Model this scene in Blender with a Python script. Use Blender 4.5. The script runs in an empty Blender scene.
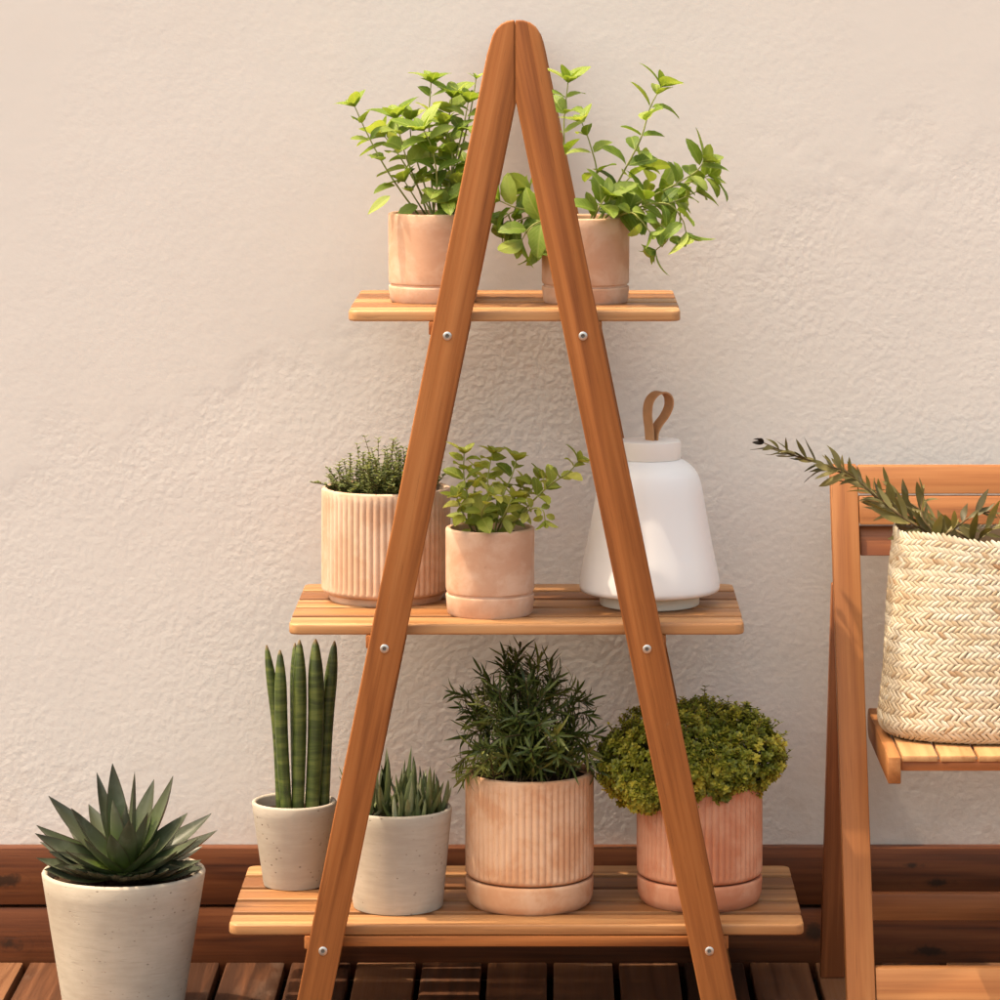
import bpy, bmesh, math, random
from mathutils import Vector, Matrix, noise as mnoise
R = math.radians
PI = math.pi
scene = bpy.context.scene
COL = scene.collection
rng = random.Random(7)

# ---------------------------------------------------------------- camera frame
F = 3900.0            # focal length in photo pixels
S = 640.0             # photo pixels per metre at the front of the plant stand
D = F / S             # camera to stand front
VX, VY = 555.0, -15.0
CAMH = 1.65

def P(px, py, Y=0.0):
    k = (D + Y) / F
    return Vector(((px - VX) * k, Y, CAMH - (py - VY) * k))
def PX(px, Y=0.0): return (px - VX) * (D + Y) / F
def PZ(py, Y=0.0): return CAMH - (py - VY) * (D + Y) / F
def LEN(n, Y=0.0): return n * (D + Y) / F
def Yfor(py, z): return (CAMH - z) * F / (py - VY) - D     # depth at which height z shows at row py

# ---------------------------------------------------------------- mesh builder
class MB:
    def __init__(s):
        s.v = []; s.f = []; s.mi = []; s.tone = []; s.gc = []
    def add(s, verts, faces, mi=0, tone=0.5, gc=None):
        o = len(s.v)
        s.v.extend(tuple(v) for v in verts)
        s.f.extend(tuple(i + o for i in f) for f in faces)
        s.mi.extend([mi] * len(faces))
        if isinstance(tone, (int, float)): s.tone.extend([tone] * len(verts))
        else: s.tone.extend(tone)
        if gc is None: s.gc.extend([(0, 0, 0)] * len(verts))
        else: s.gc.extend(gc)
    def build(s, name, mats, parent=None, root=None, angle=40):
        base = root if root is not None else parent
        off = base.matrix_world.translation if base is not None else Vector((0, 0, 0))
        if base is not None and 'base' in base: off = Vector(base['base'])
        me = bpy.data.meshes.new(name)
        me.from_pydata([(v[0] - off[0], v[1] - off[1], v[2] - off[2]) for v in s.v], [], s.f)
        if not isinstance(mats, (list, tuple)): mats = [mats]
        for m in mats: me.materials.append(m)
        me.polygons.foreach_set('material_index', s.mi)
        me.polygons.foreach_set('use_smooth', [True] * len(s.f))
        a = me.attributes.new('tone', 'FLOAT', 'POINT'); a.data.foreach_set('value', s.tone)
        g = me.attributes.new('gc', 'FLOAT_VECTOR', 'POINT')
        g.data.foreach_set('vector', [c for t in s.gc for c in t])
        me.update()
        if angle: me.set_sharp_from_angle(angle=R(angle))
        o = bpy.data.objects.new(name, me); COL.objects.link(o)
        if parent is not None: o.parent = parent
        return o

ROOTS = {}
def thing(name, label, cat, loc, group=None):
    o = bpy.data.objects.new(name, None); COL.objects.link(o)
    o.empty_display_size = 0.05
    o.location = loc
    o['label'] = label; o['category'] = cat
    if group: o['group'] = group
    ROOTS[o.name] = Vector(loc)
    return o
def part(mb, name, mats, root, parent=None, angle=40, label=None):
    """mesh child; vertices given in world space, all children share the root's frame"""
    off = ROOTS[root.name]
    mb.v = [(x - off[0], y - off[1], z - off[2]) for x, y, z in mb.v]
    o = MB.build(mb, name, mats, None, None, angle)
    o.parent = parent if parent is not None else root
    if label: o['label'] = label
    return o

def gcs(pts, axis, off, bend=None):
    """grain coordinates: x runs along the grain"""
    out = []
    for p in pts:
        if axis == 0: q = (p[0], p[1], p[2])
        elif axis == 1: q = (p[1], p[0], p[2])
        else: q = (p[2], p[0], p[1])
        out.append((q[0] + off[0], q[1] + off[1], q[2] + off[2]))
    return out

def rnd3(k=20): return (rng.uniform(-k, k), rng.uniform(-k, k), rng.uniform(-k, k))

def prism(mb, outline, a, b, axis, bevel=0.002, grain=0, mi=0, tone=None, seg=2, shear=None):
    """outline: 2D points extruded a..b along axis.  axis 1: outline is (x,z); axis 2: (x,y); axis 0: (y,z)
    grain: 0/1/2 axis or a unit Vector giving the grain direction"""
    bm = bmesh.new()
    def mk(p, t):
        if axis == 1: return (p[0], t, p[1])
        if axis == 2: return (p[0], p[1], t)
        return (t, p[0], p[1])
    n = len(outline)
    A = [bm.verts.new(mk(p, a)) for p in outline]
    B = [bm.verts.new(mk(p, b)) for p in outline]
    bm.faces.new(A); bm.faces.new(B[::-1])
    for i in range(n):
        bm.faces.new((A[i], B[i], B[(i + 1) % n], A[(i + 1) % n]))
    bmesh.ops.recalc_face_normals(bm, faces=bm.faces)
    if bevel > 0:
        ed = [e for e in bm.edges if len(e.link_faces) == 2 and e.calc_face_angle(0) > 0.6]
        bmesh.ops.bevel(bm, geom=ed, offset=bevel, segments=seg, profile=0.5, affect='EDGES', clamp_overlap=True)
    bm.verts.index_update()
    vs = [v.co.copy() for v in bm.verts]
    fs = [[v.index for v in f.verts] for f in bm.faces]
    bm.free()
    off = rnd3()
    if shear is not None: vs2 = [shear(v) for v in vs]
    else: vs2 = vs
    if isinstance(grain, Vector):
        g = grain.normalized()
        s = g.cross(Vector((0, 1, 0)))
        if s.length < .1: s = g.cross(Vector((1, 0, 0)))
        s.normalize(); t = g.cross(s)
        gc = [(v.dot(g) + off[0], v.dot(s) + off[1], v.dot(t) + off[2]) for v in vs]
    else: gc = gcs(vs, grain, off)
    mb.add(vs2, fs, mi, rng.random() if tone is None else tone, gc)

def box(mb, x0, x1, y0, y1, z0, z1, bevel=0.002, grain=0, mi=0, tone=None, seg=2, shear=None):
    prism(mb, [(x0, y0), (x1, y0), (x1, y1), (x0, y1)], z0, z1, 2, bevel, grain, mi, tone, seg, shear)

def rounded_rect(x0, x1, y0, y1, r, corners=(1, 1, 1, 1), n=5):
    pts = []
    cs = [((x0 + r, y0 + r), PI, 0), ((x1 - r, y0 + r), 1.5 * PI, 1), ((x1 - r, y1 - r), 0, 2), ((x0 + r, y1 - r), .5 * PI, 3)]
    sharp = [(x0, y0), (x1, y0), (x1, y1), (x0, y1)]
    for (c, a, i) in cs:
        if corners[i]:
            for k in range(n + 1):
                t = a + .5 * PI * k / n
                pts.append((c[0] + r * math.cos(t), c[1] + r * math.sin(t)))
        else: pts.append(sharp[i])
    return pts

def lathe(mb, prof, c, n=64, mi=0, tone=0.5, rad=None, wob=0.0):
    """prof: list of (r, z); closed rings around vertical axis at c"""
    vs = []; fs = []; gc = []
    m = len(prof)
    off = rnd3(5)
    for j, (r, z) in enumerate(prof):
        for i in range(n):
            a = 2 * PI * i / n
            rr = r if rad is None else rad(r, z, a, j)
            vs.append((c[0] + rr * math.cos(a), c[1] + rr * math.sin(a), c[2] + z))
            gc.append((rr * math.cos(a) + off[0], rr * math.sin(a) + off[1], z + off[2]))
    for j in range(m - 1):
        for i in range(n):
            i2 = (i + 1) % n
            fs.append((j * n + i, j * n + i2, (j + 1) * n + i2, (j + 1) * n + i))
    if prof[0][0] > 1e-5: fs.append(tuple(range(n - 1, -1, -1)))
    if prof[-1][0] > 1e-5: fs.append(tuple((m - 1) * n + i for i in range(n)))
    mb.add(vs, fs, mi, tone, gc)

def catmull(pts, per=6):
    pts = [Vector(p) for p in pts]
    q = [pts[0] * 2 - pts[1]] + pts + [pts[-1] * 2 - pts[-2]]
    out = []
    for i in range(1, len(q) - 2):
        for k in range(per):
            t = k / per
            a, b, c, d = q[i - 1], q[i], q[i + 1], q[i + 2]
            out.append(0.5 * ((2 * b) + (c - a) * t + (2 * a - 5 * b + 4 * c - d) * t * t + (3 * b - a - 3 * c + d) * t ** 3))
    out.append(pts[-1])
    return out

def tube(mb, pts, r0, r1, n=6, mi=0, tone=0.5):
    vs = []; fs = []
    m = len(pts)
    for j, p in enumerate(pts):
        d = (pts[min(j + 1, m - 1)] - pts[max(j - 1, 0)])
        if d.length < 1e-9: d = Vector((0, 0, 1))
        d.normalize()
        u = d.cross(Vector((0.31, 0.95, 0.05)))
        if u.length < 1e-3: u = d.cross(Vector((1, 0, 0)))
        u.normalize(); w = d.cross(u)
        r = r0 + (r1 - r0) * j / max(1, m - 1)
        for i in range(n):
            a = 2 * PI * i / n
            vs.append(p + (u * math.cos(a) + w * math.sin(a)) * r)
    for j in range(m - 1):
        for i in range(n):
            i2 = (i + 1) % n
            fs.append((j * n + i, j * n + i2, (j + 1) * n + i2, (j + 1) * n + i))
    fs.append(tuple(range(n - 1, -1, -1))); fs.append(tuple((m - 1) * n + i for i in range(n)))
    mb.add(vs, fs, mi, tone)

def leaf(mb, p, d, nrm, L, W, curl=0.4, fold=0.25, seg=6, wide=False, mi=0, tone=0.5, pw=0.75, ex=0.85, twist=0.0, ser=0.0):
    if wide and pw == .78: pw = .86; ex = .66
    d = Vector(d).normalized(); nrm = Vector(nrm)
    s = d.cross(nrm)
    if s.length < 1e-4: s = d.cross(Vector((1, 0.2, 0)))
    s.normalize(); n = s.cross(d).normalized()
    offs = (-1, -0.5, 0, 0.5, 1) if wide else (-1, 0, 1)
    vs = []; fs = []; tn = []; gc = []
    k = len(offs); pos = Vector(p); cd = d.copy(); cn = n.copy()
    for j in range(seg + 1):
        t = j / seg
        w = W * max(0.0, math.sin(PI * t ** pw)) ** ex
        if j == 0: w = W * 0.06
        if j == seg: w = W * 0.015
        if ser and 0 < j < seg: w *= 1 + ser * (1 if j % 2 else -1)
        for o in offs:
            h = fold * w * (abs(o) ** 1.4)
            if wide and abs(o) == 0.5: h += 0.10 * w
            vs.append(pos + s * (o * w) + cn * h); tn.append(tone); gc.append((t, o * (w / W), 0))
        ang = -curl / seg
        rot = Matrix.Rotation(ang, 3, s)
        cd = rot @ cd; cn = rot @ cn
        if twist:
            rt = Matrix.Rotation(twist / seg, 3, cd); s = rt @ s; cn = rt @ cn
        pos = pos + cd * (L / seg)
    for j in range(seg):
        for i in range(k - 1):
            a = j * k + i
            fs.append((a, a + 1, a + k + 1, a + k))
    mb.add(vs, fs, mi, tn, gc)

# ---------------------------------------------------------------- materials
def newmat(name):
    m = bpy.data.materials.new(name); m.use_nodes = True
    nt = m.node_tree
    for n in list(nt.nodes): nt.nodes.remove(n)
    out = nt.nodes.new('ShaderNodeOutputMaterial')
    b = nt.nodes.new('ShaderNodeBsdfPrincipled')
    nt.links.new(b.outputs[0], out.inputs[0])
    return m, nt, b, out
class N:
    def __init__(s, nt): s.nt = nt
    def mk(s, t, **kw):
        n = s.nt.nodes.new(t)
        for k, v in kw.items(): setattr(n, k, v)
        return n
    def put(s, sock, v):
        if hasattr(v, 'is_linked') or isinstance(v, bpy.types.NodeSocket): s.nt.links.new(v, sock)
        else: sock.default_value = v
    def math(s, op, a, b=0.0, c=0.0, clamp=False):
        n = s.mk('ShaderNodeMath', operation=op, use_clamp=clamp)
        s.put(n.inputs[0], a); s.put(n.inputs[1], b); s.put(n.inputs[2], c)
        return n.outputs[0]
    def noise(s, vec, scale, detail=4, rough=.55, dist=0.0):
        n = s.mk('ShaderNodeTexNoise')
        if vec is not None: s.nt.links.new(vec, n.inputs['Vector'])
        n.inputs['Scale'].default_value = scale; n.inputs['Detail'].default_value = detail
        n.inputs['Roughness'].default_value = rough; n.inputs['Distortion'].default_value = dist
        return n.outputs['Fac']
    def attr(s, name):
        return s.mk('ShaderNodeAttribute', attribute_name=name)
    def vmul(s, vec, sc):
        n = s.mk('ShaderNodeVectorMath', operation='MULTIPLY'); s.nt.links.new(vec, n.inputs[0]); n.inputs[1].default_value = sc
        return n.outputs[0]
    def ramp(s, fac, stops):
        n = s.mk('ShaderNodeValToRGB'); s.nt.links.new(fac, n.inputs[0])
        e = n.color_ramp.elements
        while len(e) < len(stops): e.new(0.5)
        for el, (p, c) in zip(e, stops): el.position = p; el.color = (*c, 1)
        return n.outputs[0]
    def mix(s, fac, a, b, blend='MIX'):
        n = s.mk('ShaderNodeMix', data_type='RGBA', blend_type=blend)
        s.put(n.inputs[0], fac)
        for sock, v in ((n.inputs[6], a), (n.inputs[7], b)):
            if isinstance(v, bpy.types.NodeSocket): s.nt.links.new(v, sock)
            else: sock.default_value = (*v, 1)
        return n.outputs[2]
    def step(s, v, a, b):
        n = s.mk('ShaderNodeMapRange', interpolation_type='SMOOTHSTEP'); s.put(n.inputs[0], v)
        n.inputs[1].default_value = a; n.inputs[2].default_value = b
        return n.outputs[0]
    def bump(s, b, h, strength, dist=0.001):
        n = s.mk('ShaderNodeBump'); n.inputs['Strength'].default_value = strength; n.inputs['Distance'].default_value = dist
        s.nt.links.new(h, n.inputs['Height']); s.nt.links.new(n.outputs[0], b.inputs['Normal'])

def wood(name, dark, mid, light, rough=0.42, ring=1.0, worn=0.0, knots=None, tonespan=0.35, spec=0.35, contrast=1.0):
    m, nt, b, out = newmat(name); k = N(nt)
    gc = k.attr('gc').outputs['Vector']; tone = k.attr('tone').outputs['Fac']
    fine = k.noise(k.vmul(gc, (3.5, 160, 160)), 1.0, 5, .65)
    mid_n = k.noise(k.vmul(gc, (1.3, 34, 34)), 1.0, 4, .55, .6)
    big = k.noise(k.vmul(gc, (0.55, 9, 9)), 1.0, 2, .5, .3)
    rings = k.math('SINE', k.math('MULTIPLY', big, 46.0 * ring))
    rings = k.math('MULTIPLY_ADD', rings, 0.5, 0.5)
    rings = k.math('POWER', rings, 2.2)
    f = k.math('ADD', k.math('MULTIPLY', fine, 0.36), k.math('MULTIPLY', mid_n, 0.62))
    f = k.math('SUBTRACT', f, k.math('MULTIPLY', rings, 0.10))
    f = k.math('ADD', f, k.math('MULTIPLY', k.math('SUBTRACT', tone, 0.5), tonespan))
    f = k.math('MULTIPLY_ADD', k.math('SUBTRACT', f, .46), contrast, .46)
    col = k.ramp(f, [(0.22, dark), (0.46, mid), (0.72, light)])
    pores = k.step(k.noise(k.vmul(gc, (14, 420, 420)), 1.0, 2, .5), 0.66, 0.74)
    col = k.mix(k.math('MULTIPLY', pores, 0.35), col, tuple(c * .45 for c in dark))
    if worn:
        wn = k.step(k.noise(k.vmul(gc, (5, 14, 14)), 1.0, 5, .65), 0.52, 0.72)
        col = k.mix(k.math('MULTIPLY', wn, worn), col, (0.17, 0.115, 0.085))
    if knots:
        geo = k.mk('ShaderNodeNewGeometry').outputs['Position']
        wob = k.noise(geo, 28, 4, .6)
        for (kx, kz, rx, rz) in knots:
            vm = k.mk('ShaderNodeVectorMath', operation='SUBTRACT'); nt.links.new(geo, vm.inputs[0]); vm.inputs[1].default_value = (kx, 0, kz)
            sc = k.vmul(vm.outputs[0], (1 / rx, 0, 1 / rz))
            ln = k.mk('ShaderNodeVectorMath', operation='LENGTH'); nt.links.new(sc, ln.inputs[0])
            dd = k.math('ADD', ln.outputs['Value'], k.math('MULTIPLY_ADD', wob, 3.2, -1.5))
            col = k.mix(k.math('MULTIPLY', k.math('SUBTRACT', 1.0, k.step(dd, 0.25, 1.0)), 0.85), col, (0.02, 0.010, 0.005))
            rr = k.math('SINE', k.math('MULTIPLY', ln.outputs['Value'], 11.0))
            rr = k.math('MULTIPLY', k.step(rr, 0.3, 1.0), k.math('SUBTRACT', 1.0, k.step(ln.outputs['Value'], 1.0, 2.6)))
            col = k.mix(k.math('MULTIPLY', rr, 0.12), col, (0.03, 0.014, 0.007))
    nt.links.new(col, b.inputs['Base Color'])
    rg = k.math('MULTIPLY_ADD', fine, 0.25, rough - 0.12)
    nt.links.new(rg, b.inputs['Roughness'])
    b.inputs['Specular IOR Level'].default_value = spec
    k.bump(b, k.math('SUBTRACT', fine, k.math('MULTIPLY', pores, 0.8)), 0.35, 0.0006)
    return m

ACACIA = wood('oiled_acacia', (0.20, 0.062, 0.020), (0.37, 0.130, 0.042), (0.53, 0.215, 0.075))
ACACIA_LEG = wood('oiled_acacia_leg', (0.160, 0.050, 0.014), (0.305, 0.108, 0.030), (0.415, 0.172, 0.056), tonespan=0.12, contrast=1.1, rough=.55, spec=.22)
ACACIA_SLAT = wood('oiled_acacia_slat', (0.190, 0.075, 0.025), (0.345, 0.160, 0.060), (0.50, 0.275, 0.122), tonespan=.5, contrast=1.15)
CHAIRWOOD = wood('oiled_chair_wood', (0.165, 0.053, 0.015), (0.285, 0.107, 0.032), (0.40, 0.180, 0.064), contrast=1.05, rough=.52, spec=.25)

def simple(name, col, rough=.5, metal=0, spec=.5, var=0.0, vs=30, bump=0):
    m, nt, b, out = newmat(name); k = N(nt)
    tc = k.mk('ShaderNodeTexCoord').outputs['Object']
    n = k.noise(tc, vs, 4, .6)
    c = k.mix(n, tuple(x * (1 - var) for x in col), tuple(min(1, x * (1 + var)) for x in col))
    nt.links.new(c, b.inputs['Base Color'])
    b.inputs['Roughness'].default_value = rough; b.inputs['Metallic'].default_value = metal; b.inputs['Specular IOR Level'].default_value = spec
    if bump: k.bump(b, n, bump, .002)
    return m, b
# wall
def wall_mat():
    m, nt, b, out = newmat('rough_plaster'); k = N(nt)
    geo = k.mk('ShaderNodeNewGeometry').outputs['Position']
    sep = k.mk('ShaderNodeSeparateXYZ'); nt.links.new(geo, sep.inputs[0])
    n1 = k.noise(geo, 72, 6, .62)
    n2 = k.noise(geo, 130, 3, .6)
    n3 = k.noise(geo, 7, 3, .5)
    vo = k.mk('ShaderNodeTexVoronoi', feature='SMOOTH_F1'); nt.links.new(geo, vo.inputs['Vector']); vo.inputs['Scale'].default_value = 105
    vo.inputs['Smoothness'].default_value = .6; vo.inputs['Randomness'].default_value = 1.0
    pits = k.step(k.noise(geo, 40, 2, .5), 0.68, 0.78)
    h = k.math('ADD', k.math('MULTIPLY', n1, 1.25), k.math('MULTIPLY', n2, 0.30))
    h = k.math('SUBTRACT', h, k.math('MULTIPLY', vo.outputs['Distance'], 0.45))
    h = k.math('SUBTRACT', h, k.math('MULTIPLY', pits, 0.35))
    # trowelled smoother towards the top, with a wandering border that climbs to one side
    edge = k.math('ADD', sep.outputs[2], k.math('MULTIPLY', sep.outputs[0], -0.32))
    edge = k.math('ADD', edge, k.math('MULTIPLY', k.math('SUBTRACT', n3, .5), 0.55))
    sm = k.step(edge, 1.08, 1.20)
    patch = k.step(k.noise(geo, 3.1, 3, .6), .38, .62)
    amp = k.math('MULTIPLY', k.math('SUBTRACT', 1.0, k.math('MULTIPLY', sm, 0.72)), k.math('MULTIPLY_ADD', patch, 0.55, 0.5))
    lip = k.math('MULTIPLY', sm, 0.9)
    hh = k.math('ADD', k.math('MULTIPLY', h, amp), lip)
    hh = k.math('ADD', hh, k.math('MULTIPLY', n3, 1.2))
    k.bump(b, hh, 0.5, 0.0018)
    col = k.mix(k.noise(geo, 2.2, 4, .6), (0.655, 0.622, 0.588), (0.705, 0.676, 0.645))
    blot = k.step(k.noise(geo, 1.3, 5, .65, .4), .50, .72)
    col = k.mix(k.math('MULTIPLY', blot, .35), col, (0.73, 0.665, 0.595))
    spk = k.step(k.noise(geo, 240, 2, .5), .74, .80)
    col = k.mix(k.math('MULTIPLY', spk, .28), col, (0.42, 0.35, 0.28))
    foot_blotch = k.math('MULTIPLY', k.math('SUBTRACT', 1.0, k.step(sep.outputs[2], .17, .42)), k.step(k.noise(geo, 16, 5, .65), .42, .70))  # patchy browner tone towards the foot of the wall
    col = k.mix(k.math('MULTIPLY', foot_blotch, .28), col, (0.50, 0.40, 0.31))
    nt.links.new(col, b.inputs['Base Color'])
    b.inputs['Roughness'].default_value = 0.92; b.inputs['Specular IOR Level'].default_value = 0.15
    return m
PLASTER = wall_mat()

def terracotta(name, base, pale, blot=0.5, rough=.85):
    m, nt, b, out = newmat(name); k = N(nt)
    gc = k.attr('gc').outputs['Vector']
    n1 = k.noise(gc, 14, 5, .62, .3); n2 = k.noise(gc, 60, 4, .6); n3 = k.noise(k.vmul(gc, (6, 6, 30)), 1.0, 4, .6)
    f = k.math('ADD', k.math('MULTIPLY', k.step(n1, .40, .64), blot * 1.25), k.math('MULTIPLY', n3, 0.32))
    f = k.math('ADD', f, k.math('MULTIPLY', k.math('SUBTRACT', n2, .5), .35))
    col = k.mix(k.math('MINIMUM', k.math('MAXIMUM', f, 0.0), 1.0), base, pale)
    lime = k.math('MULTIPLY', k.step(k.noise(gc, 26, 6, .7, .5), .56, .72), k.step(n1, .45, .6))
    col = k.mix(k.math('MULTIPLY', lime, .22), col, (0.74, 0.62, 0.52))
    chip = k.step(k.noise(gc, 95, 3, .6), .70, .76)
    col = k.mix(k.math('MULTIPLY', chip, .4), col, tuple(x * .62 for x in base))
    nt.links.new(col, b.inputs['Base Color'])
    b.inputs['Roughness'].default_value = rough; b.inputs['Specular IOR Level'].default_value = 0.2
    k.bump(b, k.math('ADD', n2, k.noise(gc, 220, 3, .6)), 0.25, 0.0008)
    return m
TERRA_PALE = terracotta('pale_terracotta', (0.53, 0.305, 0.195), (0.66, 0.470, 0.350))
TERRA_FLUTE = terracotta('ribbed_terracotta', (0.56, 0.285, 0.148), (0.70, 0.470, 0.310))
TERRA_BLEACHED = terracotta('bleached_terracotta', (0.50, 0.315, 0.205), (0.63, 0.480, 0.365))
TERRA_RED = terracotta('pinkish_terracotta', (0.54, 0.205, 0.105), (0.66, 0.345, 0.215))

def concrete(name, c0, c1, pit=1.0):
    m, nt, b, out = newmat(name); k = N(nt)
    gc = k.attr('gc').outputs['Vector']
    n1 = k.noise(gc, 10, 5, .6); n2 = k.noise(k.vmul(gc, (18, 18, 120)), 1.0, 4, .6)
    f = k.math('ADD', k.math('MULTIPLY', n1, .6), k.math('MULTIPLY', n2, .4))
    col = k.mix(k.step(f, .3, .7), c0, c1)
    vo = k.mk('ShaderNodeTexVoronoi'); nt.links.new(k.vmul(gc, (1, 1, 1.6)), vo.inputs['Vector']); vo.inputs['Scale'].default_value = 75
    dots = k.math('SUBTRACT', 1.0, k.step(vo.outputs['Distance'], .10, .2))
    dots = k.math('MULTIPLY', dots, k.step(k.noise(gc, 22, 3, .6), .46, .58))
    lines = k.math('MULTIPLY', k.step(k.noise(k.vmul(gc, (22, 22, 260)), 1.0, 3, .6), .57, .68), k.step(n1, .40, .58))
    marks = k.math('MAXIMUM', dots, k.math('MULTIPLY', lines, .25))
    col = k.mix(k.math('MULTIPLY', marks, .7 * pit, clamp=True), col, (0.17, 0.13, 0.10))
    nt.links.new(col, b.inputs['Base Color'])
    b.inputs['Roughness'].default_value = .8; b.inputs['Specular IOR Level'].default_value = .25
    k.bump(b, k.math('SUBTRACT', k.math('MULTIPLY', k.noise(gc, 160, 3, .6), .4), k.math('MULTIPLY', marks, 1.0)), 0.4, 0.0012)
    return m
CONC = concrete('cast_concrete', (0.385, 0.332, 0.265), (0.485, 0.43, 0.35))
CONC_GREY = concrete('cast_concrete_speckled', (0.38, 0.325, 0.265), (0.46, 0.405, 0.34), 1.3)

def foliage(name, dark, mid, light, trans=0.35, rough=.45, vein=0.0, spec=.35):
    m, nt, b, out = newmat(name); k = N(nt)
    tone = k.attr('tone').outputs['Fac']
    geo = k.mk('ShaderNodeNewGeometry').outputs['Position']
    t = k.math('ADD', tone, k.math('MULTIPLY', k.math('SUBTRACT', k.noise(geo, 90, 3, .6), .5), .35))
    col = k.ramp(t, [(0.05, dark), (0.5, mid), (0.95, light)])
    if vein:
        sp = k.mk('ShaderNodeSeparateXYZ'); nt.links.new(k.attr('gc').outputs['Vector'], sp.inputs[0])
        ab = k.math('ABSOLUTE', sp.outputs[1])
        mr = k.math('SUBTRACT', 1.0, k.step(ab, 0.02, 0.16))
        sv = k.math('SINE', k.math('MULTIPLY_ADD', sp.outputs[0], 48.0, k.math('MULTIPLY', ab, -16.0)))
        v = k.math('MAXIMUM', mr, k.math('MULTIPLY', k.step(sv, .75, 1.0), .45))
        col = k.mix(k.math('MULTIPLY', v, vein), col, light)
        k.bump(b, k.math('SUBTRACT', 1.0, v), .5, .0008)
    nt.links.new(col, b.inputs['Base Color'])
    b.inputs['Roughness'].default_value = rough; b.inputs['Specular IOR Level'].default_value = spec
    tr = k.mk('ShaderNodeBsdfTranslucent')
    tc = k.mix(1.0, col, (1.25, 1.2, 0.55), 'MULTIPLY'); nt.links.new(tc, tr.inputs[0])
    ms = k.mk('ShaderNodeMixShader'); ms.inputs[0].default_value = trans
    nt.links.new(b.outputs[0], ms.inputs[1]); nt.links.new(tr.outputs[0], ms.inputs[2])
    nt.links.new(ms.outputs[0], out.inputs[0])
    return m
MINT = foliage('mint_leaf', (0.080, 0.145, 0.016), (0.190, 0.290, 0.038), (0.38, 0.46, 0.12), .42, .5, .45)
MINT_STEM = foliage('mint_stem', (0.16, 0.16, 0.04), (0.27, 0.30, 0.08), (0.38, 0.40, 0.13), .1)
BASIL = foliage('young_mint_leaf', (0.10, 0.150, 0.016), (0.23, 0.29, 0.038), (0.44, 0.46, 0.11), .40, .5, .35)
THYME = foliage('thyme_leaf', (0.055, 0.085, 0.025), (0.13, 0.165, 0.055), (0.25, 0.27, 0.11), .25)
WOODY = foliage('woody_stem', (0.05, 0.03, 0.015), (0.12, 0.08, 0.035), (0.22, 0.19, 0.06), .0, .8)
ROSE = foliage('rosemary_leaf', (0.030, 0.050, 0.010), (0.090, 0.120, 0.024), (0.30, 0.32, 0.08), .2, .42)
SEDUM = foliage('lemon_thyme_leaf', (0.085, 0.105, 0.012), (0.215, 0.230, 0.024), (0.52, 0.44, 0.055), .3)
HAW = foliage('haworthia_leaf', (0.050, 0.070, 0.020), (0.145, 0.172, 0.062), (0.40, 0.41, 0.25), .08, .4)
OLIVE = foliage('dried_olive_leaf', (0.06, 0.05, 0.018), (0.17, 0.145, 0.045), (0.29, 0.25, 0.09), .2, .5)

def agave_mat():
    m, nt, b, out = newmat('agave_leaf'); k = N(nt)
    sp = k.mk('ShaderNodeSeparateXYZ'); nt.links.new(k.attr('gc').outputs['Vector'], sp.inputs[0])
    tone = k.attr('tone').outputs['Fac']
    geo = k.mk('ShaderNodeNewGeometry').outputs['Position']
    col = k.ramp(k.math('ADD', sp.outputs[0], k.math('MULTIPLY', k.math('SUBTRACT', tone, .5), .5)), [(0.0, (0.15, 0.21, 0.03)), (0.32, (0.070, 0.102, 0.030)), (0.62, (0.074, 0.088, 0.048)), (1.0, (0.045, 0.050, 0.032))])
    edge = k.step(k.math('ABSOLUTE', sp.outputs[1]), .86, .97)
    col = k.mix(k.math('MULTIPLY', edge, .7), col, (0.055, 0.035, 0.025))
    col = k.mix(k.math('MULTIPLY', k.step(k.noise(geo, 40, 4, .6), .5, .7), .3), col, (0.16, 0.18, 0.13))
    nt.links.new(col, b.inputs['Base Color'])
    b.inputs['Roughness'].default_value = .38; b.inputs['Specular IOR Level'].default_value = .5
    return m
AGAVE = agave_mat()

def spear_mat():
    m, nt, b, out = newmat('spear_leaf'); k = N(nt)
    gc = k.attr('gc').outputs['Vector']
    n1 = k.noise(k.vmul(gc, (10, 10, 75)), 1.0, 3, .6, .4)
    n2 = k.noise(k.vmul(gc, (160, 160, 3)), 1.0, 3, .6)
    f = k.math('ADD', k.math('MULTIPLY', k.step(n1, .35, .65), .6), k.math('MULTIPLY', n2, .5))
    col = k.ramp(f, [(.15, (0.026, 0.040, 0.011)), (.55, (0.058, 0.085, 0.017)), (.95, (0.12, 0.145, 0.032))])
    tn = k.attr('tone').outputs['Fac']
    col = k.mix(k.step(tn, .965, .995), col, (0.22, 0.15, 0.07))
    scar = k.step(k.noise(gc, 75, 4, .6), .66, .72)
    col = k.mix(k.math('MULTIPLY', scar, .35), col, (0.17, 0.16, 0.08))
    nt.links.new(col, b.inputs['Base Color'])
    b.inputs['Roughness'].default_value = .42
    k.bump(b, n2, .4, .001)
    return m
SPEAR = spear_mat()

SOIL, _ = simple('potting_soil', (0.045, 0.026, 0.015), .95, 0, .1, .5, 140, 1.0)
STEEL, _ = simple('bolt_steel', (0.62, 0.60, 0.57), .35, 1.0, .5, .1, 200)
BOLTDARK, _ = simple('bolt_socket', (0.16, 0.14, 0.12), .6, .6)
OPAL, ob = simple('opal_glass', (0.82, 0.80, 0.785), .30, 0, .45, .01)
ob.inputs['Subsurface Weight'].default_value = .0
CERAM, _ = simple('cream_ceramic', (0.74, 0.69, 0.59), .55, 0, .3, .03)
CAPM, _ = simple('cream_cap', (0.84, 0.79, 0.73), .6, 0, .3, .02)
LEATHER, _ = simple('tan_leather', (0.46, 0.235, 0.105), .6, 0, .3, .2, 60, .3)

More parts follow.
